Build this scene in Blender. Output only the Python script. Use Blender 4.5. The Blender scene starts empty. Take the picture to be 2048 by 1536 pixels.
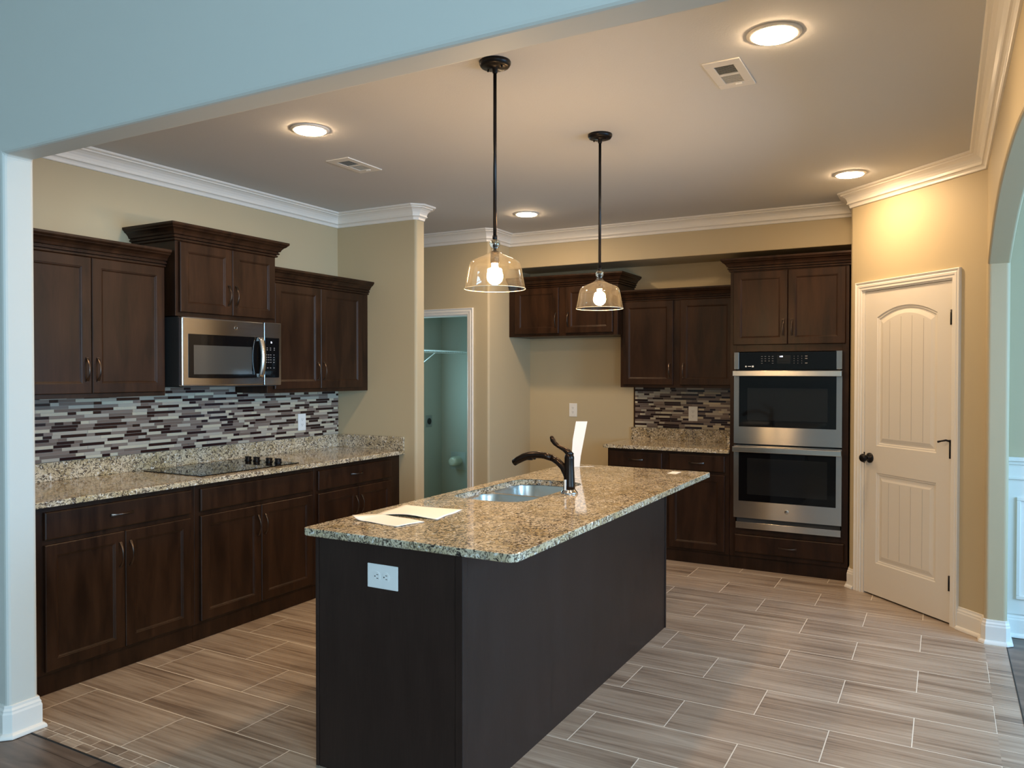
import bpy, bmesh, math, random
from mathutils import Vector, Matrix
PI = math.pi
random.seed(7)
S = bpy.context.scene
COL = S.collection

# ------------------------------------------------------------------ camera
cd = bpy.data.cameras.new('camera')
cam = bpy.data.objects.new('camera', cd); COL.objects.link(cam)
cd.sensor_width = 36.0; cd.lens = 1560.66 * 36.0 / 2048.0
cd.clip_start = 0.05; cd.clip_end = 100
YAW, PITCH, ROLL = 0.5058, -0.0144, 0.0008
f = Vector((-math.sin(YAW)*math.cos(PITCH), math.cos(YAW)*math.cos(PITCH), math.sin(PITCH)))
r = Vector((math.cos(YAW), math.sin(YAW), 0)); u = r.cross(f)
r2 = r*math.cos(ROLL)+u*math.sin(ROLL); u2 = -r*math.sin(ROLL)+u*math.cos(ROLL)
m = Matrix((r2, u2, -f)).transposed().to_4x4(); m.translation = Vector((0, 0, 1.504))
cam.matrix_world = m
S.camera = cam

# ------------------------------------------------------------------ world, exposure
S.view_settings.view_transform = 'Standard'; S.view_settings.look = 'None'
S.view_settings.gamma = 1.0; S.view_settings.use_curve_mapping = False
S.view_settings.exposure = 0.72
W = bpy.data.worlds.new('world'); S.world = W; W.use_nodes = True
bg = W.node_tree.nodes['Background']; bg.inputs[0].default_value = (0.55, 0.75, 1.0, 1); bg.inputs[1].default_value = 0.8
cy = S.cycles
cy.max_bounces = 9; cy.diffuse_bounces = 5; cy.glossy_bounces = 4; cy.transmission_bounces = 6; cy.transparent_max_bounces = 12
cy.sample_clamp_indirect = 4.0; cy.sample_clamp_direct = 0.0; cy.caustics_reflective = False; cy.caustics_refractive = False
cy.blur_glossy = 0.1

DAY = (0.50, 0.77, 1.0)
def area(name, loc, rot, sx, sy, power, color=DAY):
    l = bpy.data.lights.new(name, 'AREA'); l.shape = 'RECTANGLE'; l.size = sx; l.size_y = sy
    l.energy = power; l.color = color
    o = bpy.data.objects.new(name, l); COL.objects.link(o); o.location = loc; o.rotation_euler = rot
    return o
# daylight through the living room, dining room and laundry windows (area lights stand in the window openings)
area('daylight_living_back', (3.24, -3.7, 1.55), (PI/2, 0, PI/2), 1.7, 1.9, 125)
area('daylight_living_front', (3.24, -1.3, 1.55), (PI/2, 0, PI/2), 1.7, 1.9, 125)
area('daylight_dining', (3.22, 3.5, 1.6), (PI/2, 0, PI/2), 2.2, 1.6, 120, (0.30, 0.62, 1.0))
area('daylight_laundry', (-5.03, 6.46, 1.32), (PI/2, 0, -PI/2), 0.56, 0.66, 9, (0.45, 0.85, 1.0))

# ------------------------------------------------------------------ materials
def mat(name):
    M = bpy.data.materials.new(name); M.use_nodes = True
    nt = M.node_tree; b = nt.nodes['Principled BSDF']
    return M, nt, b
def N(nt, t, **k):
    n = nt.nodes.new(t)
    for a, v in k.items(): setattr(n, a, v)
    return n
def plain(name, col, rough=0.5, metal=0.0, spec=0.5, bump=None, coat=0.0):
    M, nt, b = mat(name)
    b.inputs['Base Color'].default_value = (*col, 1); b.inputs['Roughness'].default_value = rough
    b.inputs['Metallic'].default_value = metal; b.inputs['Specular IOR Level'].default_value = spec
    b.inputs['Coat Weight'].default_value = coat
    tc = N(nt, 'ShaderNodeTexCoord')
    ns = N(nt, 'ShaderNodeTexNoise'); ns.inputs['Scale'].default_value = (bump[0] if bump else 25)
    ns.inputs['Detail'].default_value = 3
    nt.links.new(tc.outputs['Object'], ns.inputs['Vector'])
    if bump:
        bp = N(nt, 'ShaderNodeBump'); bp.inputs['Strength'].default_value = bump[1]; bp.inputs['Distance'].default_value = bump[2]
        nt.links.new(ns.outputs['Fac'], bp.inputs['Height']); nt.links.new(bp.outputs['Normal'], b.inputs['Normal'])
    else:
        mr = N(nt, 'ShaderNodeMapRange'); mr.inputs[3].default_value = max(0, rough-0.03); mr.inputs[4].default_value = min(1, rough+0.03)
        nt.links.new(ns.outputs['Fac'], mr.inputs[0]); nt.links.new(mr.outputs[0], b.inputs['Roughness'])
    return M
def ramp(nt, stops, interp='LINEAR'):
    c = N(nt, 'ShaderNodeValToRGB'); cr = c.color_ramp; cr.interpolation = interp
    while len(cr.elements) < len(stops): cr.elements.new(0.5)
    for e, (p, col) in zip(cr.elements, stops): e.position = p; e.color = (*col, 1)
    return c
def mapping(nt, out, scale=(1, 1, 1), loc=(0, 0, 0)):
    mp = N(nt, 'ShaderNodeMapping'); mp.inputs['Scale'].default_value = scale; mp.inputs['Location'].default_value = loc
    nt.links.new(out, mp.inputs['Vector']); return mp.outputs['Vector']
def mixc(nt, fac, a, b_, mode='MIX'):
    n = N(nt, 'ShaderNodeMix', data_type='RGBA', blend_type=mode)
    for s, v in ((n.inputs['Factor'], fac), (n.inputs['A'], a), (n.inputs['B'], b_)):
        if hasattr(v, 'is_linked'): nt.links.new(v, s)
        elif isinstance(v, tuple): s.default_value = (*v, 1)
        else: s.default_value = v
    return n.outputs['Result']

def wood_mat(name, c1, c2, rough, coat=0.0, spec=0.3, scale=(7, 7, 1.2)):
    M, nt, b = mat(name)
    tc = N(nt, 'ShaderNodeTexCoord'); v = mapping(nt, tc.outputs['Object'], scale)
    n1 = N(nt, 'ShaderNodeTexNoise'); n1.inputs['Scale'].default_value = 2.2; n1.inputs['Detail'].default_value = 5; n1.inputs['Distortion'].default_value = 0.6
    nt.links.new(v, n1.inputs['Vector'])
    v2 = mapping(nt, tc.outputs['Object'], (60, 60, 4))
    n2 = N(nt, 'ShaderNodeTexNoise'); n2.inputs['Scale'].default_value = 3; n2.inputs['Detail'].default_value = 3
    nt.links.new(v2, n2.inputs['Vector'])
    rp = ramp(nt, [(0.3, c1), (0.7, c2)]); nt.links.new(n1.outputs['Fac'], rp.inputs['Fac'])
    rp2 = ramp(nt, [(0.3, (0.75, 0.75, 0.75)), (0.7, (1.1, 1.1, 1.1))]); nt.links.new(n2.outputs['Fac'], rp2.inputs['Fac'])
    c = mixc(nt, 0.6, rp.outputs['Color'], rp2.outputs['Color'], 'MULTIPLY')
    nt.links.new(c, b.inputs['Base Color'])
    mr = N(nt, 'ShaderNodeMapRange'); mr.inputs[3].default_value = rough-0.04; mr.inputs[4].default_value = rough+0.07
    nt.links.new(n1.outputs['Fac'], mr.inputs[0]); nt.links.new(mr.outputs[0], b.inputs['Roughness'])
    b.inputs['Specular IOR Level'].default_value = spec; b.inputs['Coat Weight'].default_value = coat; b.inputs['Coat Roughness'].default_value = 0.25
    return M

def granite_mat():
    M, nt, b = mat('granite')
    tc = N(nt, 'ShaderNodeTexCoord'); co = tc.outputs['Object']
    w = N(nt, 'ShaderNodeTexNoise'); w.inputs['Scale'].default_value = 9; w.inputs['Detail'].default_value = 3
    nt.links.new(co, w.inputs['Vector'])
    base = ramp(nt, [(0.35, (0.46, 0.36, 0.20)), (0.65, (0.64, 0.55, 0.40))]); nt.links.new(w.outputs['Fac'], base.inputs['Fac'])
    n1 = N(nt, 'ShaderNodeTexNoise'); n1.inputs['Scale'].default_value = 62; n1.inputs['Detail'].default_value = 3.0; n1.inputs['Distortion'].default_value = 2.0; n1.inputs['Roughness'].default_value = 0.55
    v1 = mapping(nt, co, (1.0, 0.62, 0.8)); nt.links.new(v1, n1.inputs['Vector'])
    m1 = ramp(nt, [(0.36, (1, 1, 1)), (0.42, (0.9, 0.9, 0.9)), (0.48, (0.3, 0.3, 0.3)), (0.54, (0, 0, 0))]); nt.links.new(n1.outputs['Fac'], m1.inputs['Fac'])
    c = mixc(nt, m1.outputs['Color'], base.outputs['Color'], (0.115, 0.088, 0.064))
    n2 = N(nt, 'ShaderNodeTexNoise'); n2.inputs['Scale'].default_value = 85; n2.inputs['Detail'].default_value = 2; n2.inputs['Distortion'].default_value = 1.2
    v2 = mapping(nt, co, (0.7, 1.0, 0.9), (3, 5, 1)); nt.links.new(v2, n2.inputs['Vector'])
    m2 = ramp(nt, [(0.35, (1, 1, 1)), (0.41, (0, 0, 0))]); nt.links.new(n2.outputs['Fac'], m2.inputs['Fac'])
    c = mixc(nt, m2.outputs['Color'], c, (0.025, 0.02, 0.018))
    n3 = N(nt, 'ShaderNodeTexNoise'); n3.inputs['Scale'].default_value = 70; n3.inputs['Detail'].default_value = 1; n3.inputs['Distortion'].default_value = 0.8
    v3 = mapping(nt, co, (1, 1, 1), (9, 2, 4)); nt.links.new(v3, n3.inputs['Vector'])
    m3 = ramp(nt, [(0.62, (0, 0, 0)), (0.70, (0.8, 0.8, 0.8))]); nt.links.new(n3.outputs['Fac'], m3.inputs['Fac'])
    c = mixc(nt, m3.outputs['Color'], c, (0.82, 0.79, 0.72))
    nt.links.new(c, b.inputs['Base Color'])
    b.inputs['Roughness'].default_value = 0.07; b.inputs['Specular IOR Level'].default_value = 0.55
    return M

def tile_mat(name, bw, rh, offx, offy, mortar=0.0045, freq=2, off=0.5, tint=(1, 1, 1)):
    M, nt, b = mat(name)
    tc = N(nt, 'ShaderNodeTexCoord'); co = tc.outputs['Object']
    v = mapping(nt, co, (1, 1, 1), (offx, offy, 0))
    br = N(nt, 'ShaderNodeTexBrick'); br.offset = off; br.offset_frequency = freq
    br.inputs['Scale'].default_value = 1; br.inputs['Brick Width'].default_value = bw; br.inputs['Row Height'].default_value = rh
    br.inputs['Mortar Size'].default_value = mortar/2; br.inputs['Mortar Smooth'].default_value = 0.1
    br.inputs['Color1'].default_value = (0, 0, 0, 1); br.inputs['Color2'].default_value = (1, 1, 1, 1); br.inputs['Mortar'].default_value = (0.5, 0.5, 0.5, 1)
    br.inputs['Bias'].default_value = 0.0
    nt.links.new(v, br.inputs['Vector'])
    sep = N(nt, 'ShaderNodeSeparateColor'); nt.links.new(br.outputs['Color'], sep.inputs['Color'])
    mw = N(nt, 'ShaderNodeMath', operation='MULTIPLY'); mw.inputs[1].default_value = 37.0; nt.links.new(sep.outputs['Red'], mw.inputs[0])
    vs = mapping(nt, co, (1.8, 62, 1))
    n1 = N(nt, 'ShaderNodeTexNoise', noise_dimensions='4D'); n1.inputs['Scale'].default_value = 1.0; n1.inputs['Detail'].default_value = 5; n1.inputs['Distortion'].default_value = 0.35
    nt.links.new(vs, n1.inputs['Vector']); nt.links.new(mw.outputs[0], n1.inputs['W'])
    vb = mapping(nt, co, (1.6, 13, 1))
    n2 = N(nt, 'ShaderNodeTexNoise', noise_dimensions='4D'); n2.inputs['Scale'].default_value = 1.0; n2.inputs['Detail'].default_value = 4
    nt.links.new(vb, n2.inputs['Vector']); nt.links.new(mw.outputs[0], n2.inputs['W'])
    add = N(nt, 'ShaderNodeMath', operation='ADD'); nt.links.new(n1.outputs['Fac'], add.inputs[0]); nt.links.new(n2.outputs['Fac'], add.inputs[1])
    hf = N(nt, 'ShaderNodeMath', operation='MULTIPLY'); hf.inputs[1].default_value = 0.5; nt.links.new(add.outputs[0], hf.inputs[0])
    T = lambda c: tuple(a*b2 for a, b2 in zip(c, tint))
    rp = ramp(nt, [(0.36, T((0.19, 0.138, 0.102))), (0.46, T((0.325, 0.25, 0.188))), (0.54, T((0.40, 0.32, 0.248))), (0.64, T((0.50, 0.415, 0.33)))])
    nt.links.new(hf.outputs[0], rp.inputs['Fac'])
    c = mixc(nt, br.outputs['Fac'], rp.outputs['Color'], (0.78, 0.71, 0.60))
    nt.links.new(c, b.inputs['Base Color'])
    mr = N(nt, 'ShaderNodeMapRange'); mr.inputs[3].default_value = 0.30; mr.inputs[4].default_value = 0.75
    nt.links.new(br.outputs['Fac'], mr.inputs[0]); nt.links.new(mr.outputs[0], b.inputs['Roughness'])
    inv = N(nt, 'ShaderNodeMath', operation='SUBTRACT'); inv.inputs[0].default_value = 1.0; nt.links.new(br.outputs['Fac'], inv.inputs[1])
    bp = N(nt, 'ShaderNodeBump'); bp.inputs['Strength'].default_value = 0.5; bp.inputs['Distance'].default_value = 0.001
    nt.links.new(inv.outputs[0], bp.inputs['Height']); nt.links.new(bp.outputs['Normal'], b.inputs['Normal'])
    return M

def plank_mat():
    M, nt, b = mat('wood_planks')
    tc = N(nt, 'ShaderNodeTexCoord'); co = tc.outputs['Object']
    br = N(nt, 'ShaderNodeTexBrick'); br.offset = 0.37; br.inputs['Scale'].default_value = 1
    br.inputs['Brick Width'].default_value = 1.2; br.inputs['Row Height'].default_value = 0.18; br.inputs['Mortar Size'].default_value = 0.0012
    br.inputs['Color1'].default_value = (0, 0, 0, 1); br.inputs['Color2'].default_value = (1, 1, 1, 1)
    nt.links.new(co, br.inputs['Vector'])
    sep = N(nt, 'ShaderNodeSeparateColor'); nt.links.new(br.outputs['Color'], sep.inputs['Color'])
    mw = N(nt, 'ShaderNodeMath', operation='MULTIPLY'); mw.inputs[1].default_value = 21.0; nt.links.new(sep.outputs['Red'], mw.inputs[0])
    v = mapping(nt, co, (2.2, 16, 1))
    n1 = N(nt, 'ShaderNodeTexNoise', noise_dimensions='4D'); n1.inputs['Scale'].default_value = 1.0; n1.inputs['Detail'].default_value = 6; n1.inputs['Distortion'].default_value = 0.8
    nt.links.new(v, n1.inputs['Vector']); nt.links.new(mw.outputs[0], n1.inputs['W'])
    rp = ramp(nt, [(0.3, (0.06, 0.042, 0.032)), (0.55, (0.15, 0.11, 0.085)), (0.75, (0.24, 0.19, 0.15))]); nt.links.new(n1.outputs['Fac'], rp.inputs['Fac'])
    c = mixc(nt, br.outputs['Fac'], rp.outputs['Color'], (0.03, 0.02, 0.015)); nt.links.new(c, b.inputs['Base Color'])
    b.inputs['Roughness'].default_value = 0.38
    return M

def steel_mat(name='brushed_steel', rough=0.21, aniso=1.0, col=(0.47, 0.465, 0.46), bump=0):
    M, nt, b = mat(name)
    b.inputs['Base Color'].default_value = (*col, 1); b.inputs['Metallic'].default_value = 1.0
    b.inputs['Roughness'].default_value = rough; b.inputs['Anisotropic'].default_value = aniso; b.inputs['Anisotropic Rotation'].default_value = 0.25
    tg = N(nt, 'ShaderNodeTangent'); tg.direction_type = 'RADIAL'; tg.axis = 'Z'
    nt.links.new(tg.outputs['Tangent'], b.inputs['Tangent'])
    tc = N(nt, 'ShaderNodeTexCoord'); v = mapping(nt, tc.outputs['Object'], (3, 3, 400))
    ns = N(nt, 'ShaderNodeTexNoise'); ns.inputs['Scale'].default_value = 1; ns.inputs['Detail'].default_value = 2
    nt.links.new(v, ns.inputs['Vector'])
    mr = N(nt, 'ShaderNodeMapRange'); mr.inputs[3].default_value = rough-0.03; mr.inputs[4].default_value = rough+0.04
    nt.links.new(ns.outputs['Fac'], mr.inputs[0]); nt.links.new(mr.outputs[0], b.inputs['Roughness'])
    if bump:
        v2 = mapping(nt, tc.outputs['Object'], (2, 2, 900)); n2 = N(nt, 'ShaderNodeTexNoise'); n2.inputs['Scale'].default_value = 1; n2.inputs['Detail'].default_value = 0
        nt.links.new(v2, n2.inputs['Vector'])
        bp = N(nt, 'ShaderNodeBump'); bp.inputs['Strength'].default_value = 1; bp.inputs['Distance'].default_value = bump
        nt.links.new(n2.outputs['Fac'], bp.inputs['Height']); nt.links.new(bp.outputs['Normal'], b.inputs['Normal'])
    return M

def glass_mat(name='clear_glass', haze=0.0):
    M = bpy.data.materials.new(name); M.use_nodes = True; nt = M.node_tree
    nt.nodes.remove(nt.nodes['Principled BSDF']); out = nt.nodes['Material Output']
    tr = N(nt, 'ShaderNodeBsdfTransparent'); tr.inputs['Color'].default_value = (0.95, 0.92, 0.84, 1)
    gl = N(nt, 'ShaderNodeBsdfGlossy'); gl.inputs['Roughness'].default_value = 0.03
    lw = N(nt, 'ShaderNodeLayerWeight'); lw.inputs['Blend'].default_value = 0.35
    rp = ramp(nt, [(0.0, (0.07, 0.07, 0.07)), (0.55, (0.20, 0.20, 0.20)), (0.9, (0.7, 0.7, 0.7)), (1.0, (0.95, 0.95, 0.95))]); nt.links.new(lw.outputs['Facing'], rp.inputs['Fac'])
    tc = N(nt, 'ShaderNodeTexCoord')
    ns = N(nt, 'ShaderNodeTexNoise'); ns.inputs['Scale'].default_value = 9; nt.links.new(tc.outputs['Object'], ns.inputs['Vector'])
    bp = N(nt, 'ShaderNodeBump'); bp.inputs['Strength'].default_value = 0.15; bp.inputs['Distance'].default_value = 0.01
    nt.links.new(ns.outputs['Fac'], bp.inputs['Height']); nt.links.new(bp.outputs['Normal'], gl.inputs['Normal'])
    mx = N(nt, 'ShaderNodeMixShader'); nt.links.new(rp.outputs['Color'], mx.inputs[0]); nt.links.new(tr.outputs[0], mx.inputs[1]); nt.links.new(gl.outputs[0], mx.inputs[2])
    df = N(nt, 'ShaderNodeBsdfTranslucent'); df.inputs['Color'].default_value = (0.9, 0.85, 0.75, 1)
    mx2 = N(nt, 'ShaderNodeMixShader'); mx2.inputs[0].default_value = haze; nt.links.new(mx.outputs[0], mx2.inputs[1]); nt.links.new(df.outputs[0], mx2.inputs[2])
    nt.links.new(mx2.outputs[0], out.inputs['Surface'])
    return M

def emit(name, col, st):
    M, nt, b = mat(name)
    b.inputs['Base Color'].default_value = (0.8, 0.8, 0.8, 1)
    b.inputs['Emission Color'].default_value = (*col, 1); b.inputs['Emission Strength'].default_value = st
    return M

PAINT = (0.50, 0.415, 0.265)
M_wall = plain('beige_wall_paint', PAINT, 0.62, bump=(220, 0.12, 0.0006))
M_lwall = plain('living_wall_daylight_tint', (0.60, 0.605, 0.555), 0.6, bump=(220, 0.12, 0.0006))  # same beige paint, with the cool daylight put into its colour
M_laundry = plain('laundry_wall_daylight_tint', (0.42, 0.44, 0.38), 0.6, bump=(220, 0.1, 0.0006))  # beige wall too; the blue-green daylight cast is mixed into the base colour
M_ceil = plain('ceiling_paint', (0.595, 0.60, 0.595), 0.85, bump=(130, 0.35, 0.0015))
M_trim = plain('white_trim_paint', (0.80, 0.775, 0.72), 0.35)
M_door = plain('white_door_paint', (0.74, 0.70, 0.63), 0.42)
M_wood = wood_mat('espresso_wood', (0.0135, 0.0056, 0.0027), (0.037, 0.0155, 0.0068), 0.36, 0.0, 0.22)
M_island = wood_mat('island_panel_wood', (0.024, 0.013, 0.0098), (0.031, 0.017, 0.0128), 0.42, 0.0, 0.22)
M_granite = granite_mat()
M_bronze = plain('oil_rubbed_bronze', (0.022, 0.015, 0.012), 0.25, 0.8)
M_pull = plain('brushed_bronze_pull', (0.10, 0.078, 0.066), 0.30, 1.0)
M_black = plain('matt_black_metal', (0.012, 0.010, 0.010), 0.35, 0.6)
M_steel = steel_mat()
M_steelv = steel_mat('polished_steel_handle', 0.2, 0.3, (0.68, 0.65, 0.60), 0)
M_sink = plain('sink_steel', (0.60, 0.575, 0.53), 0.26, 1.0)
M_chrome = plain('chrome', (0.7, 0.7, 0.7), 0.12, 1.0)
M_bglass = plain('black_glass', (0.004, 0.004, 0.0045), 0.04, 0.0, 0.30)
M_bglass2 = plain('oven_inner_window', (0.012, 0.012, 0.012), 0.06, 0.0, 0.35)
M_mscreen = plain('microwave_screen', (0.05, 0.052, 0.05), 0.07, 0.0, 0.9)
M_char = plain('charcoal_body', (0.018, 0.018, 0.018), 0.5)
M_white = plain('white_plastic', (0.82, 0.82, 0.80), 0.3)
M_slot = plain('dark_slot', (0.02, 0.02, 0.02), 0.6)
M_paper = plain('white_paper', (0.86, 0.84, 0.79), 0.7, bump=(30, 0.25, 0.003))
M_ink = plain('grey_print', (0.35, 0.35, 0.36), 0.7)
M_print = plain('panel_print', (0.22, 0.22, 0.23), 0.5)
M_grout = plain('mosaic_grout', (0.34, 0.30, 0.25), 0.8)
M_led = emit('led_diffuser', (1.0, 0.69, 0.40), 160)
M_bulb = emit('warm_bulb', (1.0, 0.62, 0.29), 280)
M_disp = emit('display_digits', (0.75, 0.80, 1.0), 2.5)
M_glass = glass_mat()
M_shade = glass_mat('lamp_shade_glass', 0.007)
M_duct = plain('galvanised_duct', (0.62, 0.66, 0.55), 0.35, 0.1, bump=(60, 0.5, 0.004))
MOS = [plain('mosaic_dark_glass', (0.022, 0.008, 0.008), 0.16, 0, 0.35),
       plain('mosaic_taupe', (0.165, 0.118, 0.095), 0.25),
       plain('mosaic_pale_glass', (0.44, 0.385, 0.31), 0.25),
       plain('mosaic_cream_stone', (0.52, 0.46, 0.34), 0.45, bump=(90, 0.6, 0.004)),
       plain('mosaic_mid_taupe', (0.225, 0.17, 0.14), 0.22)]
PX, PY = 0.6185, 0.3075
M_tile = tile_mat('wood_look_tile', PX, PY, 1.031+PX*20, -5.9616+PY*40)
M_border = tile_mat('border_tile_front', 0.086, 0.05, 3.0, -1.86+1.0, 0.003, tint=(0.95, 0.95, 0.95))
M_border2 = tile_mat('border_tile_side', 0.62, PY/2, -0.203+6.2, -5.9616+PY*40, 0.0025, tint=(0.9, 0.9, 0.9))
M_plank = plank_mat()

# ------------------------------------------------------------------ mesh builder
class MB:
    def __init__(s): s.v = []; s.f = []; s.m = []; s.s = []; s.mi = 0; s.sm = False
    def add(s, vs, fs, smooth=None):
        o = len(s.v); s.v += [tuple(p) for p in vs]
        for q in fs: s.f.append([o+i for i in q]); s.m.append(s.mi); s.s.append(s.sm if smooth is None else smooth)
        return s
    def box(s, x0, x1, y0, y1, z0, z1):
        v = [(x, y, z) for z in (z0, z1) for y in (y0, y1) for x in (x0, x1)]
        return s.add(v, [(0, 2, 3, 1), (4, 5, 7, 6), (0, 1, 5, 4), (2, 6, 7, 3), (0, 4, 6, 2), (1, 3, 7, 5)])
    def prism(s, poly, a, b, axis='z'):
        # poly of 2D points extruded between a and b; axis z:(x,y)  y:(x,z)  x:(y,z)
        def P(p, t): return (p[0], p[1], t) if axis == 'z' else ((p[0], t, p[1]) if axis == 'y' else (t, p[0], p[1]))
        n = len(poly); vs = [P(p, a) for p in poly]+[P(p, b) for p in poly]
        fs = [list(range(n))[::-1], list(range(n, 2*n))]+[(i, (i+1) % n, n+(i+1) % n, n+i) for i in range(n)]
        return s.add(vs, fs)
    def lathe(s, prof, c=(0, 0, 0), n=32, axis='z', smooth=True, caps=True):
        vs = []; fs = []
        for (rr, h) in prof:
            for i in range(n):
                a = 2*PI*i/n; x = rr*math.cos(a); y = rr*math.sin(a)
                if axis == 'z': p = (c[0]+x, c[1]+y, c[2]+h)
                elif axis == 'y': p = (c[0]+x, c[1]+h, c[2]+y)
                else: p = (c[0]+h, c[1]+x, c[2]+y)
                vs.append(p)
        for k in range(len(prof)-1):
            for i in range(n):
                j = (i+1) % n; fs.append((k*n+i, k*n+j, (k+1)*n+j, (k+1)*n+i))
        s.add(vs, fs, smooth)
        if caps:
            o = len(s.v)-len(vs)
            for k in (0, len(prof)-1):
                if prof[k][0] > 1e-5: s.f.append([o+k*n+i for i in range(n)]); s.m.append(s.mi); s.s.append(False)
        return s
    def tube(s, pts, rad, n=12, smooth=True, flat=1.0):
        pts = [Vector(p) for p in pts]; rad = rad if isinstance(rad, (list, tuple)) else [rad]*len(pts)
        vs = []; fs = []; up = Vector((0, 1, 0))
        for k, p in enumerate(pts):
            t = (pts[min(k+1, len(pts)-1)]-pts[max(k-1, 0)]).normalized()
            ref = up if abs(t.dot(up)) < 0.95 else Vector((1, 0, 0))
            a = t.cross(ref).normalized(); b2 = t.cross(a).normalized()
            for i in range(n):
                an = 2*PI*i/n; vs.append(p+a*math.cos(an)*rad[k]*flat+b2*math.sin(an)*rad[k])
        for k in range(len(pts)-1):
            for i in range(n):
                j = (i+1) % n; fs.append((k*n+i, k*n+j, (k+1)*n+j, (k+1)*n+i))
        fs.append(tuple(range(n))); fs.append(tuple(range((len(pts)-1)*n, len(pts)*n)))
        return s.add(vs, fs, smooth)
    def rings(s, x0, x1, z0, z1, prof, back, arch=None):
        # concentric rectangular rings on a front at y; prof = (inset, y); closes the middle and the back
        vs = []; fs = []
        for ins, y in [(0, back)]+prof:
            vs += [(x0+ins, y, z0+ins), (x1-ins, y, z0+ins), (x1-ins, y, z1-ins), (x0+ins, y, z1-ins)]
        n = len(prof)+1
        for k in range(n-1):
            for i in range(4):
                j = (i+1) % 4; fs.append((k*4+i, k*4+j, (k+1)*4+j, (k+1)*4+i))
        fs.append((3, 2, 1, 0)); fs.append(tuple((n-1)*4+i for i in range(4)))
        return s.add(vs, fs)
    def build(s, name, mats, parent=None, off=None, bevel=0, seg=2, angle=35):
        me = bpy.data.meshes.new(name); me.from_pydata(s.v, [], s.f)
        mats = mats if isinstance(mats, (list, tuple)) else [mats]
        for q in mats: me.materials.append(q)
        me.polygons.foreach_set('material_index', s.m); me.polygons.foreach_set('use_smooth', s.s)
        bm = bmesh.new(); bm.from_mesh(me); bmesh.ops.recalc_face_normals(bm, faces=bm.faces); bm.to_mesh(me); bm.free()
        if off: me.transform(Matrix.Translation(-Vector(off)))
        me.update()
        o = bpy.data.objects.new(name, me); COL.objects.link(o)
        if parent: o.parent = parent
        if bevel:
            b = o.modifiers.new('bevel', 'BEVEL'); b.width = bevel; b.segments = seg; b.limit_method = 'ANGLE'; b.angle_limit = math.radians(angle)
        return o
def thing(name, label, cat, loc=(0, 0, 0), rotz=0, group=None, kind=None):
    o = bpy.data.objects.new(name, None); COL.objects.link(o); o.location = loc; o.rotation_euler = (0, 0, rotz)
    o.empty_display_size = 0.1
    return tag(o, label, cat, group, kind)
def tag(o, label, cat, group=None, kind=None):
    o['label'] = label; o['category'] = cat
    if group: o['group'] = group
    if kind: o['kind'] = kind
    return o
def copy_tree(o, parent=None):
    c = o.copy(); COL.objects.link(c)
    if parent: c.parent = parent
    for ch in list(o.children): copy_tree(ch, c)
    return c
def sweep(mb, pts, prof, side=1, closed=False):
    # horizontal path pts (x,y); prof (offset from the wall, z) pushed to one side with mitred corners
    n = len(pts); P = [Vector((p[0], p[1])) for p in pts]; mv = []
    for i in range(n):
        d0 = (P[i]-P[i-1]).normalized() if i > 0 else None
        d1 = (P[i+1]-P[i]).normalized() if i < n-1 else None
        if d0 is None: d0 = d1
        if d1 is None: d1 = d0
        n0 = Vector((-d0.y, d0.x))*side; n1 = Vector((-d1.y, d1.x))*side
        mv.append((n0+n1)/(1+n0.dot(n1)))
    k = len(prof); vs = []
    for i in range(n):
        for (o, z) in prof: q = P[i]+mv[i]*o; vs.append((q.x, q.y, z))
    fs = []
    for i in range(n-1):
        for j in range(k-1): fs.append((i*k+j, i*k+j+1, (i+1)*k+j+1, (i+1)*k+j))
        fs.append((i*k+k-1, i*k, (i+1)*k, (i+1)*k+k-1))
    fs.append(tuple(range(k))); fs.append(tuple(range((n-1)*k, n*k)))
    return mb.add(vs, fs)
def arc_corner(cx, cyy, rr, a0, a1, n=5):
    return [(cx+rr*math.cos(math.radians(a0+(a1-a0)*i/n)), cyy+rr*math.sin(math.radians(a0+(a1-a0)*i/n))) for i in range(n+1)]
def text(body, size, name, material, parent, M4, extrude=0.0004):
    cu = bpy.data.curves.new(name, 'FONT'); cu.body = body; cu.size = size; cu.extrude = extrude
    cu.align_x = 'CENTER'; cu.align_y = 'CENTER'
    t = bpy.data.objects.new(name, cu); COL.objects.link(t)
    dg = bpy.context.evaluated_depsgraph_get(); me = bpy.data.meshes.new_from_object(t.evaluated_get(dg))
    bpy.data.objects.remove(t); me.transform(M4); me.materials.clear(); me.materials.append(material)
    me.name = name
    if parent is None: return me
    o = bpy.data.objects.new(name, me); COL.objects.link(o); o.parent = parent
    return o
FRONT = Matrix.Rotation(PI/2, 4, 'X')      # text standing on a local front that faces -y

# ------------------------------------------------------------------ the room
ST = 'structure'
XL, XR, YB, YS, ZC = -4.246, 0.205, 6.68, 6.264, 2.76
def st(name, mb, m_, label, cat, bevel=0, seg=3):
    return tag(mb.build(name, m_, bevel=bevel, seg=seg), label, cat, kind=ST)
st('floor', MB().box(-6.3, XR+0.001, 1.958, 7.6, -0.06, 0), M_tile, 'wood-look rectangular tile floor of the kitchen', 'floor')
st('floor', MB().box(-4.3, XR+0.104, 1.862, 1.958, -0.06, 0), M_border, 'narrow border of small cut tiles along the front opening', 'floor')
st('floor', MB().box(XR+0.001, XR+0.104, 1.958, 5.12, -0.06, 0), M_border2, 'narrow border tiles under the arched opening', 'floor')
st('floor', MB().box(-5.2, 3.4, -5.2, 1.856, -0.06, -0.002), M_plank, 'dark wood plank floor of the living room in front', 'floor')
st('floor', MB().box(XR+0.11, 3.4, 1.856, 5.6, -0.06, -0.002), M_plank, 'dark wood plank floor of the dining room beyond the arch', 'floor')
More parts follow.
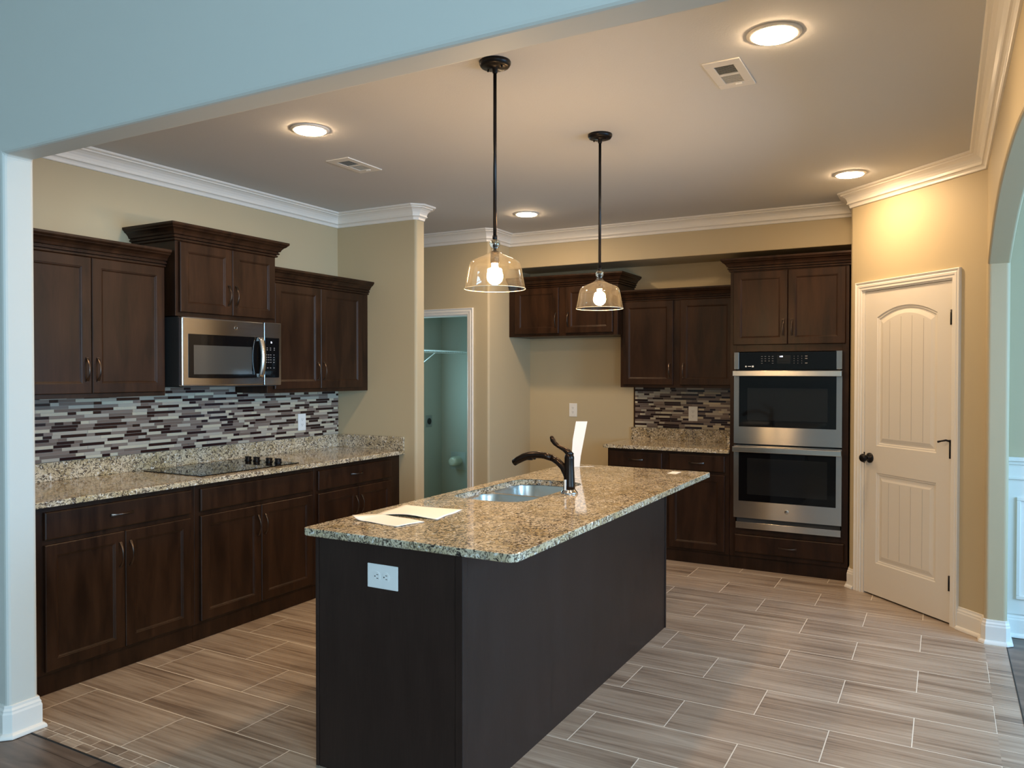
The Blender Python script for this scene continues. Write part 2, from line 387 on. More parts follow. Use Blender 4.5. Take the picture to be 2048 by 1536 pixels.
st('trim_1', MB().box(-4.3, XR+0.11, 1.856, 1.862, -0.02, 0.001).box(XR+0.104, XR+0.11, 1.862, 5.12, -0.02, 0.001), M_slot, 'thin black strip where tile meets wood floor', 'trim')

st('ceiling', MB().box(-6.3, 3.4, 1.85, 7.6, ZC, ZC+0.06), M_ceil, 'flat textured white kitchen ceiling', 'ceiling')
st('ceiling', MB().box(-5.2, 3.4, -5.2, 1.85, 3.72, 3.78), M_ceil, 'higher living room ceiling in front of the header', 'ceiling')
st('wall_left', MB().box(XL-0.12, XL, 1.86, 4.82, -0.03, 2.8), M_wall, 'beige wall behind the cooktop cabinets', 'wall')
# return wall at the end of the cooktop run, rounded free end
rp = [(-6.42, 4.79)]+arc_corner(-3.478-.02, 4.79+.02, .02, -90, 0)+arc_corner(-3.478-.02, 4.905-.02, .02, 0, 90)+[(-6.42, 4.905)]
st('wall_return', MB().prism(rp, -0.03, 2.8), M_wall, 'short beige wall with rounded end beside the counter', 'wall')
# laundry wall with a door opening, then the side of the fridge alcove
lw = MB().box(-6.3, -4.52, 5.9, 6.015, -0.03, 2.8).box(-4.52, -3.71, 5.9, 6.015, 2.03, 2.8)
lw.prism([(-3.71, 5.9)]+arc_corner(-3.5-.02, 5.9+.02, .02, -90, 0)+[(-3.5, 6.8), (-3.615, 6.8), (-3.615, 6.015), (-3.71, 6.015)], -0.03, 2.8)
st('wall_laundry', lw, M_wall, 'beige wall around the laundry doorway and the fridge alcove side', 'wall')
st('wall_back', MB().box(-3.6, 0.32, YB, YB+0.12, -0.03, 2.8), M_wall, 'beige back wall behind the ovens and fridge alcove', 'wall')
st('wall_soffit', MB().box(-3.52, -0.57, YS, YB+0.02, 2.454, 2.8), M_wall, 'boxed beige soffit above the back wall cabinets', 'wall', 0.006)
# pantry block, local coordinates along the diagonal
A = Vector((-0.575, 5.93)); B = Vector((XR, 5.15)); dv = (B-A).normalized(); nv = Vector((-dv.y, dv.x))  # nv points into the pantry
if nv.y < 0: nv = -nv
def DP(s_, d=0.0): q = A+dv*s_+nv*d; return (q.x, q.y)
L = (B-A).length
D0, D1 = 0.120, 0.885
pw = MB()
pw.prism([(-0.575, YB+0.1)]+[(-0.575, 5.945), (-0.572, 5.936), (-0.566, 5.922)]+[DP(D0), DP(D0, .115), (-0.46, 6.0), (-0.46, YB+0.1)], -0.03, 2.8)
pw.prism([DP(D0), DP(D1), DP(D1, .115), DP(D0, .115)], 2.075, 2.8)
pw.prism([DP(D1), (XR, 5.15)]+arc_corner(XR+.02, 5.07+.02, .02, 180, 270)+arc_corner(XR+.11-.02, 5.07+.02, .02, 270, 360)+[(XR+.11, 5.30), DP(D1, .115)], -0.03, 2.8)
st('wall_pantry', pw, M_wall, 'diagonal beige wall holding the white pantry door', 'wall')
# arch wall
ys, y0, zs, rise = 5.075, 2.07, 2.107, 0.25
pts = [(1.86, -0.03), (y0, -0.03), (y0, zs)]
for i in range(1, 32):
    t = -1+2*i/32; pts.append(((y0+ys)/2+(ys-y0)/2*t, zs+rise*(1-abs(t)**2.3)))
pts += [(ys, zs), (5.12, zs), (5.12, 2.8), (1.86, 2.8)]
st('wall_right', MB().prism(pts, XR, XR+0.11, 'x'), M_wall, 'beige wall with a wide arched opening to the dining room', 'wall', 0.012)
# front wall: column, header and right part in one face with the opening
fp = [(-7, -0.05), (-3.351, -0.05), (-3.351, 2.393), (XR+0.02, 2.393), (XR+0.02, -0.05), (3.4, -0.05), (3.4, 3.9), (-7, 3.9)]
st('wall_front', MB().prism(fp, 1.781, 1.9065, 'y'), M_lwall, 'wide header and rounded column framing the kitchen opening', 'wall', 0.016)
# living room and dining room shells
st('wall_living_left', MB().box(-5.2, -5.08, -5.2, 1.8, -0.05, 3.8), M_lwall, 'left wall of the living room', 'wall')
st('wall_living_back', MB().box(-5.2, 3.42, -5.12, -5.0, -0.05, 3.8), M_lwall, 'windowless living room wall behind the viewer', 'wall')
def wall_with_windows(name, x0, x1, yy0, yy1, z1, wins, label, axis='y', mm=None):
    mb = MB(); edges = [x0]+[e for w in wins for e in (w[0], w[1])]+[x1]
    def bx(a, b, za, zb):
        if axis == 'y': mb.box(a, b, yy0, yy1, za, zb)
        else: mb.box(yy0, yy1, a, b, za, zb)
    for i in range(0, len(edges), 2): bx(edges[i], edges[i+1], -0.05, z1)
    for w in wins: bx(w[0], w[1], -0.05, w[2]); bx(w[0], w[1], w[3], z1)
    return st(name, mb, mm or M_lwall, label, 'wall')
wall_with_windows('wall_living_right', -5.2, 1.8, 3.3, 3.42, 3.8, [(-4.6, -2.8, .55, 2.55), (-2.2, -.4, .55, 2.55)], 'living room wall with two daylight windows right of the viewer', 'x')
wall_with_windows('wall_dining_right', 1.86, 5.6, 3.3, 3.42, 2.8, [(2.3, 4.7, .7, 2.5)], 'dining room wall with a wide daylight window', 'x')
wall_with_windows('wall_laundry_left', 6.015, 7.56, -5.17, -5.05, 2.8, [(6.13, 6.79, .94, 1.70)], 'laundry room side wall with a small window and dryer outlet', 'x', M_laundry)
def window(name, a0, a1, c, z0, z1, axis, label, d=0.05):
    mb = MB()
    def bx(m2, a, b, za, zb, e=0.0):
        if axis == 'y': m2.box(a, b, c-d/2+e, c+d/2-e, za, zb)
        else: m2.box(c-d/2+e, c+d/2-e, a, b, za, zb)
    w = .05
    for a, b, za, zb in ((a0, a1, z0, z0+w), (a0, a1, z1-w, z1), (a0, a0+w, z0+w, z1-w), (a1-w, a1, z0+w, z1-w)): bx(mb, a, b, za, zb)
    mid = (z0+z1)/2; bx(mb, a0+w, a1-w, mid-.02, mid+.02)
    root = thing(name, label, 'window', (0, 0, 0), kind=ST)
    mb.build('window_frame', M_trim, root)
    g = MB(); bx(g, a0+w, a1-w, z0+w, mid-.02, .021); bx(g, a0+w, a1-w, mid+.02, z1-w, .021)
    g.build('pane', M_glass, root)
window('window_1', -4.6, -2.8, 3.36, .55, 2.55, 'x', 'rear window on the right side of the living room')
window('window_2', -2.2, -.4, 3.36, .55, 2.55, 'x', 'nearer window on the right side of the living room')
window('window_3', 2.3, 4.7, 3.36, .7, 2.5, 'x', 'wide dining room window beyond the arch')
window('window_4', 6.13, 6.79, -5.11, .94, 1.70, 'x', 'small laundry room window')
st('wall_dining', MB().box(XR+.09, 3.42, 5.275, 5.395, -.05, 2.8), M_wall, 'dining room wall above white wainscot seen through the arch', 'wall')
st('wall_pantry_right', MB().box(XR, XR+.10, 5.29, 6.8, -.05, 2.8), M_wall, 'hidden side wall of the pantry closet', 'wall')
st('wall_hall', MB().box(-6.42, -6.3, 4.7, 6.1, -.05, 2.8), M_wall, 'end wall of the side hall behind the return wall', 'wall')
st('wall_laundry_back', MB().box(-5.17, -3.5, 7.447, 7.56, -.05, 2.8), M_laundry, 'laundry room wall, daylight tint in its colour, seen through the doorway behind the dryer vent', 'wall')
st('wall_laundry_right', MB().box(-3.6, -3.5, 6.8, 7.45, -.05, 2.8), M_laundry, 'right wall of the laundry room', 'wall')

# crown moulding
crown = [(-.01, 2.654), (.009, 2.654), (.012, 2.658), (.0125, 2.668), (.016, 2.675), (.023, 2.679), (.031, 2.680), (.031, 2.686), (.026, 2.687), (.027, 2.696), (.032, 2.710), (.042, 2.724), (.056, 2.734), (.070, 2.738), (.070, 2.745), (.084, 2.746), (.090, 2.749), (.090, 2.765), (-.01, 2.765)]
c = 0.022
mb = MB()
sweep(mb, [(XL, 1.90), (XL, 4.79), (-3.478-c, 4.79), (-3.478, 4.79+c), (-3.478, 4.905-c), (-3.478-c, 4.905), (-6.3, 4.905)], crown, -1)
st('trim_2', mb, M_trim, 'white crown moulding over the cooktop wall and return wall', 'moulding')
mb = MB()
sweep(mb, [(-6.3, 5.9), (-3.5-c, 5.9), (-3.5, 5.9+c), (-3.5, YS), (-.575, YS), (-.575, 5.93), (XR, 5.15), (XR, 1.90)], crown, -1)
st('trim_3', mb, M_trim, 'white crown moulding along the back soffit, pantry and arch wall', 'moulding')
# baseboards
base = [(-.005, 0), (.030, 0), (.030, .006), (.027, .014), (.020, .020), (.015, .022), (.015, .098), (.012, .106), (.012, .113), (.007, .122), (.006, .133), (-.005, .135)]
def bb(name, p, label, side=-1):
    mb = MB(); sweep(mb, p, base, side); st(name, mb, M_trim, label, 'baseboard', 0.001, 1)
bb('baseboard_left', [(-5.08, 1.781), (-3.351-.016, 1.781), (-3.351, 1.781+.016), (-3.351, 1.9065-.004), (-3.351-.02, 1.9065)], 'white baseboard wrapping the foot of the left column')
bb('baseboard_return', [(-3.60, 4.79), (-3.478-c, 4.79), (-3.478, 4.79+c), (-3.478, 4.905-c), (-3.478-c, 4.905), (-6.3, 4.905)], 'white baseboard around the return wall end')
bb('baseboard_back', [(-3.64, 5.9), (-3.5-c, 5.9), (-3.5, 5.9+c), (-3.5, YB), (-2.455, YB)], 'white baseboard in the fridge alcove')
bb('baseboard_pantry', [(-.575, 6.02), (-.575, 5.93), DP(.057)], 'short white baseboard between oven cabinet and pantry door')
bb('baseboard_right', [DP(.932), (XR, 5.15), (XR, 5.07+.012), (XR+.012, 5.07), (XR+.11-.012, 5.07), (XR+.11, 5.07+.012), (XR+.11, 5.275)], 'white baseboard wrapping the arch jamb beside the pantry')
bb('baseboard_dining', [(XR+.11, 5.275), (3.3, 5.275)], 'white baseboard below the dining room wainscot')
# wainscot
mb = MB(); mb.box(XR+.111, 3.3, 5.262, 5.276, .13, .90)
mb.box(XR+.111, 3.3, 5.235, 5.276, 1.005, 1.028).box(XR+.111, 3.3, 5.248, 5.276, .985, 1.005).box(XR+.111, 3.3, 5.258, 5.276, .90, .985).box(XR+.111, 3.3, 5.250, 5.276, .90, .915)
for k in range(4):
    xa = XR+.16+k*.66; xb = xa+.56
    for a, b_, za, zb in ((xa, xb, .22, .24), (xa, xb, .78, .80), (xa, xa+.02, .24, .78), (xb-.02, xb, .24, .78)): mb.box(a, b_, 5.250, 5.263, za, zb)
st('trim_4', mb, M_trim, 'white panelled wainscot with chair rail in the dining room', 'wainscot', 0.003, 2)

# ------------------------------------------------------------------ doors
casprof = [(0, 0), (0, .009), (.004, .012), (.018, .012), (.022, .016), (.034, .017), (.040, .013), (.046, .017), (.053, .020), (.057, .018), (.057, 0)]
def casing(mb, x0, x1, z1, y=0.0, zb=0.0):
    # opening x0..x1, top z1, profile (outward from the opening, thickness toward -y)
    k = len(casprof); vs = []
    for (X, Z, sx, sz) in ((x0, zb, -1, 0), (x0, z1, -1, 1), (x1, z1, 1, 1), (x1, zb, 1, 0)):
        for (o, t) in casprof: vs.append((X+sx*o, y-t, Z+sz*o))
    fs = []
    for i in range(3):
        for j in range(k): fs.append((i*k+j, i*k+(j+1) % k, (i+1)*k+(j+1) % k, (i+1)*k+j))
    fs.append(tuple(range(k))); fs.append(tuple(range(3*k, 4*k)))
    return mb.add(vs, fs)
ang = math.atan2(dv.y, dv.x)
door = thing('door_1', 'white two-panel arched pantry door with black knob and hinges', 'door', (A.x, A.y, 0), ang, kind=ST)
X0, X1 = 0.142, 0.862
casing(MB(), .118, .876, 2.066).build('door_casing', M_trim, door)
MB().box(.120, X0-.003, 0, .114, 0, 2.074).box(X1+.003, .884, 0, .114, 0, 2.074).box(X0-.003, X1+.003, 0, .114, 2.058, 2.074).build('door_jamb', M_trim, door)
# door leaf with recessed, raised-field panels (local y=0.004 is the face)
def arch_loop(xa, xb, za, zb, rise_, n=14):
    pts_ = [(xa, za), (xb, za)]
    for i in range(n+1):
        t = 1-2*i/n; pts_.append(((xa+xb)/2+(xb-xa)/2*t, zb-rise_*t*t))
    return pts_
leaf = bmesh.new(); yf = 0.004
def panel(bm_, xa, xb, za, zb, rs):
    prof_ = [(0, 0), (.006, .005), (.014, .006), (.020, .011), (.028, .011), (.052, .003)]
    loops = []
    for ins, dy in prof_:
        lp = arch_loop(xa+ins, xb-ins, za+ins, zb-ins, rs*(1-ins*2.2)); loops.append([bm_.verts.new((p[0], yf+dy, p[1])) for p in lp])
    for a_, b_ in zip(loops, loops[1:]):
        n = len(a_)
        for i in range(n): bm_.faces.new((a_[i], a_[(i+1) % n], b_[(i+1) % n], b_[i]))
    bm_.faces.new(loops[-1])
    return loops[0]
l1 = panel(leaf, .250, .754, 1.017, 1.942, .066); l2 = panel(leaf, .250, .754, .227, .836, 0.0)
cor = [leaf.verts.new((x, yf, z)) for x, z in ((X0, .012), (X1, .012), (X1, 2.055), (X0, 2.055))]
es = [leaf.edges.new((cor[i], cor[(i+1) % 4])) for i in range(4)]
for lp in (l1, l2):
    for i in range(len(lp)): es.append(leaf.edges.get((lp[i], lp[(i+1) % len(lp)])))
bmesh.ops.triangle_fill(leaf, use_beauty=True, use_dissolve=False, edges=es)
bk = [leaf.verts.new((v.co.x, yf+.035, v.co.z)) for v in cor]
for i in range(4): leaf.faces.new((cor[i], cor[(i+1) % 4], bk[(i+1) % 4], bk[i]))
leaf.faces.new(bk)
bmesh.ops.recalc_face_normals(leaf, faces=leaf.faces)
me = bpy.data.meshes.new('door_leaf'); leaf.to_mesh(me); leaf.free(); me.materials.append(M_door)
lo = bpy.data.objects.new('door_leaf', me); COL.objects.link(lo); lo.parent = door
g = MB()
for xg in (.362, .458, .550, .645):
    g.box(xg-.0022, xg+.0022, yf+.0015, yf+.0035, 1.075, 1.872-.05*((xg-.502)/.2)**2); g.box(xg-.0022, xg+.0022, yf+.0015, yf+.0035, .285, .778)
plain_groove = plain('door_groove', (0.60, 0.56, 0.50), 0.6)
go = g.build('panel_groove', plain_groove, lo)
kn = MB(); kn.lathe([(.034, 0), (.034, -.006), (.028, -.012), (.012, -.014), (.011, -.034), (.020, -.040), (.028, -.050), (.029, -.058), (.024, -.068), (.010, -.072), (0, -.0725)], (.192, yf, .93), 28, 'y')
kn.build('door_knob', M_black, door)
MB().box(X0-.004, X0+.002, yf-.006, yf+.001, .89, .965).build('latch_plate', M_black, door)
for zc_, hh in ((1.836, .045), (1.045, .05), (.25, .045)):
    MB().lathe([(.0065, -hh), (.0065, hh)], (X1+.004, -.004, zc_), 12).box(X1-.006, X1+.014, -.001, .006, zc_-hh, zc_+hh).build('hinge', M_black, door)
MB().tube([(X1+.003, -.006, 1.098), (X1-.010, -.022, 1.104), (X1-.03, -.038, 1.098), (X1-.048, -.045, 1.092)], [.006, .006, .005, .007], 8).lathe([(.009, 0), (.009, .012)], (X1+.004, -.004, 1.095), 12).build('door_stop', M_black, door)
# laundry doorway casing
ld = thing('door_2', 'white cased doorway into the laundry room', 'doorway', (0, 5.9, 0), 0, kind=ST)
casing(MB(), -4.52+.006, -3.71-.006, 2.03-.006).build('door_casing', M_trim, ld)
MB().box(-4.52, -4.505, -.002, .117, 0, 2.03).box(-3.725, -3.71, -.002, .117, 0, 2.03).box(-4.505, -3.725, -.002, .117, 2.015, 2.03).build('door_jamb', M_trim, ld)

# ------------------------------------------------------------------ cabinetry
DOORP = [(0, -.016), (.0035, -.0195), (.052, -.0195), (.0535, -.018), (.0575, -.0175), (.0600, -.0145), (.0615, -.0145), (.0635, -.0125), (.066, -.0125)]
DRAWP = [(0, -.015), (.002, -.017), (.007, -.0195), (.010, -.0195)]
def pull_mesh():
    # bow pull, long axis z, centre at the origin, stands off toward -y
    vs = []; fs = []; n = 14
    for i in range(n+1):
        t = -1+2*i/n; z = .061*t; y = -.001-.024*(1-abs(t)**2.2); w = .0042+.0042*t*t; th = .0035+.002*abs(t)**4
        vs += [(-w, y, z), (w, y, z), (w*.8, y-th, z), (-w*.8, y-th, z)]
    for i in range(n):
        for j in range(4): fs.append((i*4+j, i*4+(j+1) % 4, (i+1)*4+(j+1) % 4, (i+1)*4+j))
    fs += [(0, 1, 2, 3), (n*4, n*4+1, n*4+2, n*4+3)]
    mb_ = MB(); mb_.add(vs, fs, True)
    mb_.box(-.007, .007, -.006, 0, -.064, -.056).box(-.007, .007, -.006, 0, .056, .064)
    return mb_
PULL = None
def pull(parent, x, z, horiz=False):
    global PULL
    if PULL is None:
        o = pull_mesh().build('pull_handle', M_pull, parent, bevel=.0012, seg=2, angle=50); PULL = o
    else:
        o = PULL.copy(); COL.objects.link(o); o.parent = parent
    o.location = (x, -.0195, z); o.rotation_euler = (0, PI/2 if horiz else 0, 0)
    return o
def cabinet(name, label, loc, rotz, W_, D, z0, z1, doors=(), drawers=(), toe=True, crown_=None, group=None, frame=None, wood=None):
    wood = wood or M_wood
    R = thing(name, label, 'cabinet', loc, rotz, group)
    fr = frame or [(0, W_, z0, z1)]
    body = MB(); body.box(0.0015, W_-.0015, .019, D, z0+.001, z1-.001)
    ff = MB()
    for q in fr: ff.box(q[0], q[1], 0, .019, q[2], q[3])
    if frame is None: body.build('carcass', wood, R)
    ff.build('face_frame', wood, R, bevel=.001, seg=1)
    if toe: MB().box(0, W_, .019, .037, 0, z0+.001).build('toe_board', wood, R)
    for d in doors:
        o = MB().rings(d[0], d[1], d[2], d[3], DOORP, -.0005).build('door', wood, R, bevel=.0006, seg=1)
        if len(d) > 4 and d[4] is not None: pull(o, d[4], d[5])
    for d in drawers:
        o = MB().rings(d[0], d[1], d[2], d[3], DRAWP, -.0005).build('drawer_front', wood, R, bevel=.0006, seg=1)
        if len(d) > 4 and d[4] is not None: pull(o, d[4], d[5], True)
    if crown_:
        zt, h, path, side = crown_
        pr = [(-.004, zt-h), (.010, zt-h), (.013, zt-h+.004), (.013, zt-h+.010), (.007, zt-h+.012), (.007, zt-h+.015), (.020, zt-h+.018), (.022, zt-h+.026), (.015, zt-h+.029), (.015, zt-h+.033), (.025, zt-h+.036), (.030, zt-h+.048), (.040, zt-h+.060), (.054, zt-h+.069), (.056, zt-h+.074), (.062, zt-h+.078), (.066, zt-h+.084), (.066, zt), (-.004, zt)]
        mb_ = MB(); sweep(mb_, path, pr, side); mb_.build('crown_moulding', wood, R)
        MB().box(.001, W_-.001, .001, D, z1-.001, zt-.012).build('top_board', wood, R)
    return R
ROT = PI/2
# base run on the cooktop wall (local x runs away from the camera along world y)
XF = -3.636
BG = 'base cabinets under the cooktop counter'
def ly(y, y0_): return y-y0_
y_ = 1.912
cabinet('base_cabinet', 'dark base cabinet nearest the left column, one wide handled drawer over two doors', (XF, y_, 0), ROT, 2.924-y_, .608, .10, .884,
        doors=[(2.093-y_, 2.4935-y_, .115, .704, 2.467-y_, .588), (2.4965-y_, 2.890-y_, .115, .704, 2.523-y_, .588)],
        drawers=[(2.093-y_, 2.895-y_, .727, .857, 2.478-y_, .795)], group=BG)
y_ = 2.925
cabinet('base_cabinet', 'dark base cabinet below the cooktop with plain false drawer front over two doors', (XF, y_, 0), ROT, .939, .608, .10, .884,
        doors=[(2.956-y_, 3.3945-y_, .115, .703, 3.368-y_, .583), (3.3975-y_, 3.835-y_, .115, .703, 3.424-y_, .583)],
        drawers=[(2.956-y_, 3.840-y_, .729, .855)], group=BG)
y_ = 3.865
cabinet('base_cabinet', 'dark base cabinet against the return wall, handled drawer over two doors', (XF, y_, 0), ROT, 4.788-y_, .608, .10, .884,
        doors=[(3.890-y_, 4.2925-y_, .115, .700, 4.264-y_, .578), (4.2955-y_, 4.673-y_, .115, .700, 4.324-y_, .578)],
        drawers=[(3.890-y_, 4.673-y_, .722, .853, 4.272-y_, .795)], group=BG)
# wall cabinets on the cooktop wall
UG = 'wall cabinets on the cooktop wall'
y_ = 2.02; W_ = 2.975-y_
cabinet('wall_cabinet', 'dark two-door wall cabinet nearest the left column', (-3.941, y_, 0), ROT, W_, .303, 1.370, 2.118,
        doors=[(2.084-y_, 2.5215-y_, 1.393, 2.108, 2.493-y_, 1.518), (2.5245-y_, 2.962-y_, 1.393, 2.108, 2.553-y_, 1.518)], toe=False,
        crown_=(2.206, .096, [(0, .30), (0, 0), (W_, 0), ], -1), group=UG)
y_ = 2.985; W_ = .765
cabinet('wall_cabinet', 'raised short dark wall cabinet directly above the microwave', (-3.862, y_, 0), ROT, W_, .382, 1.830, 2.268,
        doors=[(3.006-y_, 3.3795-y_, 1.853, 2.258, 3.352-y_, 1.975), (3.3825-y_, 3.733-y_, 1.853, 2.258, 3.409-y_, 1.975)], toe=False,
        crown_=(2.358, .096, [(0, .381), (0, 0), (W_, 0), (W_, .381)], -1), group=UG)
y_ = 3.752; W_ = 4.788-y_
cabinet('wall_cabinet', 'dark two-door wall cabinet between the microwave and the return wall', (-3.941, y_, 0), ROT, W_, .303, 1.366, 2.118,
        doors=[(3.806-y_, 4.2455-y_, 1.392, 2.106, 4.215-y_, 1.514), (4.2485-y_, 4.705-y_, 1.392, 2.106, 4.278-y_, 1.514)], toe=False,
        crown_=(2.206, .096, [(0, 0), (W_, 0)], -1), group=UG)
# back wall
cabinet('wall_cabinet', 'short dark wall cabinet with two doors above the empty fridge alcove', (-3.497, 6.262, 0), 0, 1.058, .415, 1.830, 2.268,
        doors=[(.064, .507, 1.853, 2.262, .480, 1.972), (.573, 1.017, 1.853, 2.262, .601, 1.972)], toe=False,
        crown_=(2.362, .096, [(0, 0), (1.058, 0), (1.058, .41)], -1), group='wall cabinets on the back wall')
cabinet('wall_cabinet', 'dark two-door wall cabinet between fridge alcove and oven tower', (-2.447, 6.355, 0), 0, 1.004, .322, 1.380, 2.118,
        doors=[(.026, .470, 1.403, 2.110, .440, 1.522), (.528, .972, 1.403, 2.110, .557, 1.522)], toe=False,
        crown_=(2.206, .096, [(.01, 0), (1.003, 0)], -1), group='wall cabinets on the back wall')
cabinet('base_cabinet', 'dark base cabinet beside the oven tower with two handled drawers over two doors', (-2.445, 6.065, 0), 0, 1.003, .61, .10, .884,
        doors=[(.018, .470, .118, .712, .440, .592), (.528, .970, .118, .712, .557, .592)],
        drawers=[(.018, .470, .735, .860, .250, .798), (.528, .970, .735, .860, .750, .798)])
TW = .842
tower = cabinet('oven_cabinet', 'tall dark oven cabinet with two upper doors and a bottom drawer', (-1.440, 6.065, 0), 0, TW, .612, .10, 2.280,
        doors=[(.026, .421, 1.717, 2.270, .392, 1.840), (.424, .820, 1.717, 2.270, .453, 1.840)],
        drawers=[(.042, .818, .135, .272, .430, .198)],
        crown_=(2.374, .096, [(0, .60), (0, 0), (TW+.021, 0)], -1),
        frame=[(0, .045, .10, 2.28), (.797, TW, .10, 2.28), (.045, .797, .10, .318), (.045, .797, 1.665, 2.28)])
MB().box(.0015, .019, .019, .612, .101, 2.279).box(TW-.019, TW-.0015, .019, .612, .101, 2.279).box(.019, TW-.019, .019, .612, .29, .308).box(.019, TW-.019, .019, .612, 1.672, 1.69).box(.019, TW-.019, .6, .612, .101, 2.279).build('carcass', M_wood, tower)

# ------------------------------------------------------------------ counters and backsplashes
ctr = thing('countertop', 'speckled beige granite countertop holding the cooktop, with low granite upstand', 'countertop', (-3.9, 3.3, .884))
off = (-3.9, 3.3, .884)
MB().box(XL+.001, -3.586, 1.912, 4.789, .884, .914).build('slab', M_granite, ctr, off, bevel=.004, seg=2)
MB().box(XL+.001, XL+.021, 1.912, 4.769, .914, 1.016).box(XL+.001, -3.586, 4.769, 4.789, .914, 1.016).build('upstand', M_granite, ctr, off, bevel=.002)
ctr = thing('countertop', 'small granite countertop between fridge alcove and oven tower', 'countertop', (-1.95, 6.35, .884))
off = (-1.95, 6.35, .884)
MB().box(-2.475, -1.442, 6.022, YB-.001, .884, .914).build('slab', M_granite, ctr, off, bevel=.004, seg=2)
MB().box(-2.462, -1.462, YB-.021, YB-.001, .914, 1.018).box(-1.462, -1.442, 6.07, YB-.001, .914, 1.016).build('upstand', M_granite, ctr, off, bevel=.002)

def mosaic(name, label, axis, fixed, a0, a1, z0, z1_of, seed):
    rnd = random.Random(seed); mb_ = MB(); mb_.mi = 0
    pit = .0178; z = z0+.001; lens = [.0485, .0485, .098, .098, .148, .148, .198]
    def bx(a, b, za, zb, t, mi):
        mb_.mi = mi
        if axis == 'x': mb_.box(fixed, fixed+t, a, b, za, zb)
        else: mb_.box(a, b, fixed-t, fixed, za, zb)
    prev = -1; above = []
    while True:
        row = []
        a = a0+.001-rnd.random()*.08; zt = z+pit-.0016; any_ = False
        while a < a1:
            L_ = rnd.choice(lens); b = min(a+L_, a1-.001); aa = max(a, a0+.001)
            k = rnd.choices([1, 2, 3, 4, 5], [46, 17, 17, 17, 12])[0]
            over = [q[2] for q in above if q[0] < b and q[1] > aa]
            for _ in range(5):
                if k != prev and (k not in over or rnd.random() < .12): break
                k = rnd.choices([1, 2, 3, 4, 5], [46, 17, 17, 17, 12])[0]
            prev = k; row.append((aa, b, k))
            if b-aa > .004:
                top = min(z1_of((aa+b)/2), 9)
                if z < top-.004: bx(aa, b-.0013, z, min(zt, top), .0075+.0012*rnd.random(), k); any_ = True
            a = a+L_+.0005
        z += pit; above = row
        if not any_: break
    return mb_, bx
mb, bx = mosaic('', '', 'x', XL+.0005, 1.912, 4.785, 1.017, lambda a: 1.43 if 2.98 < a < 3.75 else 1.3655, 3)
bx(1.912, 4.785, 1.017, 1.365, .006, 0); bx(2.985, 3.748, 1.365, 1.428, .006, 0)
tag(mb.build('tile_backsplash', [M_grout]+MOS), 'linear mosaic backsplash in brown, cream and grey behind the cooktop', 'backsplash')
mb, bx = mosaic('', '', 'y', YB-.0005, -2.430, -1.444, 1.019, lambda a: 1.3785, 11)
bx(-2.430, -1.444, 1.019, 1.378, .006, 0)
bs = tag(mb.build('tile_backsplash', [M_grout]+MOS), 'small linear mosaic backsplash left of the oven tower', 'backsplash')
MB().box(-2.442, -2.430, YB-.010, YB-.0005, 1.019, 1.378).build('edge_strip', M_wood, bs)

# ------------------------------------------------------------------ island
IS = thing('kitchen_island', 'dark brown kitchen island body with flat side panel under granite top', 'island', (-1.75, 3.3, 0))
off = (-1.75, 3.3, 0)
MB().box(-2.088, -2.077, 2.243, 4.446, .005, .8838).box(-1.4565, -1.4385, 2.243, 4.446, .005, .8838).box(-2.077, -1.4565, 2.243, 2.261, .005, .8838).box(-2.077, -1.4565, 4.428, 4.446, .005, .8838).box(-2.077, -1.4565, 2.261, 4.428, .08, .098).build('carcass', M_island, IS, off)
MB().box(-1.4385, -1.433, 2.262, 4.447, 0, .8835).build('side_panel', M_island, IS, off)
MB().box(-2.078, -1.456, 2.2375, 2.243, 0, .8835).build('end_panel', M_island, IS, off)
MB().box(-1.458, -1.4275, 2.232, 2.264, 0, .8835).build('corner_post', M_island, IS, off, bevel=.003)
MB().box(-2.095, -2.080, 2.234, 2.30, 0, .8835).build('corner_strip', M_island, IS, off, bevel=.002)
MB().box(-1.4385, -1.4275, 4.447, 4.462, 0, .8835).build('end_strip', M_island, IS, off, bevel=.002)
# cooktop-facing side of the island (doors seen only from the side)
for k, (a, b) in enumerate(((2.32, 2.84), (2.86, 3.40), (3.42, 3.96), (3.98, 4.42))):
    # rings() works on y-fronts: build then rotate
    q = MB().rings(-(b), -(a), .115, .86, DOORP, -.0005)
    o = q.build('door', M_wood, IS); o.data.transform(Matrix.Rotation(-PI/2, 4, 'Z')); o.location = (-2.088-off[0], -off[1], 0)
IT = thing('countertop', 'long granite island countertop with a cut-out for the sink', 'countertop', (-1.68, 3.4, .884))
off = (-1.68, 3.4, .884)
def rrect(x0, x1, y0_, y1_, rr, n=6):
    if not isinstance(rr, (list, tuple)): rr = [rr]*4
    P_ = []
    P_ += arc_corner(x0+rr[0], y0_+rr[0], rr[0], 180, 270, n); P_ += arc_corner(x1-rr[1], y0_+rr[1], rr[1], 270, 360, n)
    P_ += arc_corner(x1-rr[2], y1_-rr[2], rr[2], 0, 90, n); P_ += arc_corner(x0+rr[3], y1_-rr[3], rr[3], 90, 180, n)
    return P_
bm = bmesh.new()
outer = rrect(-2.137, -1.212, 2.208, 4.626, [.02, .035, .02, .02]); hole = rrect(-2.064, -1.665, 3.085, 3.845, [.09, .12, .10, .12], 8)
def ringz(P_, ins, z): 
    cx_ = sum(p[0] for p in P_)/len(P_); cy_ = sum(p[1] for p in P_)/len(P_)
    return [bm.verts.new((p[0]-math.copysign(ins, p[0]-cx_), p[1]-math.copysign(ins, p[1]-cy_), z)) for p in P_]
zt, zb = .914, .884
def band(a_, b_):
    n = len(a_)
    for i in range(n): bm.faces.new((a_[i], a_[(i+1) % n], b_[(i+1) % n], b_[i]))
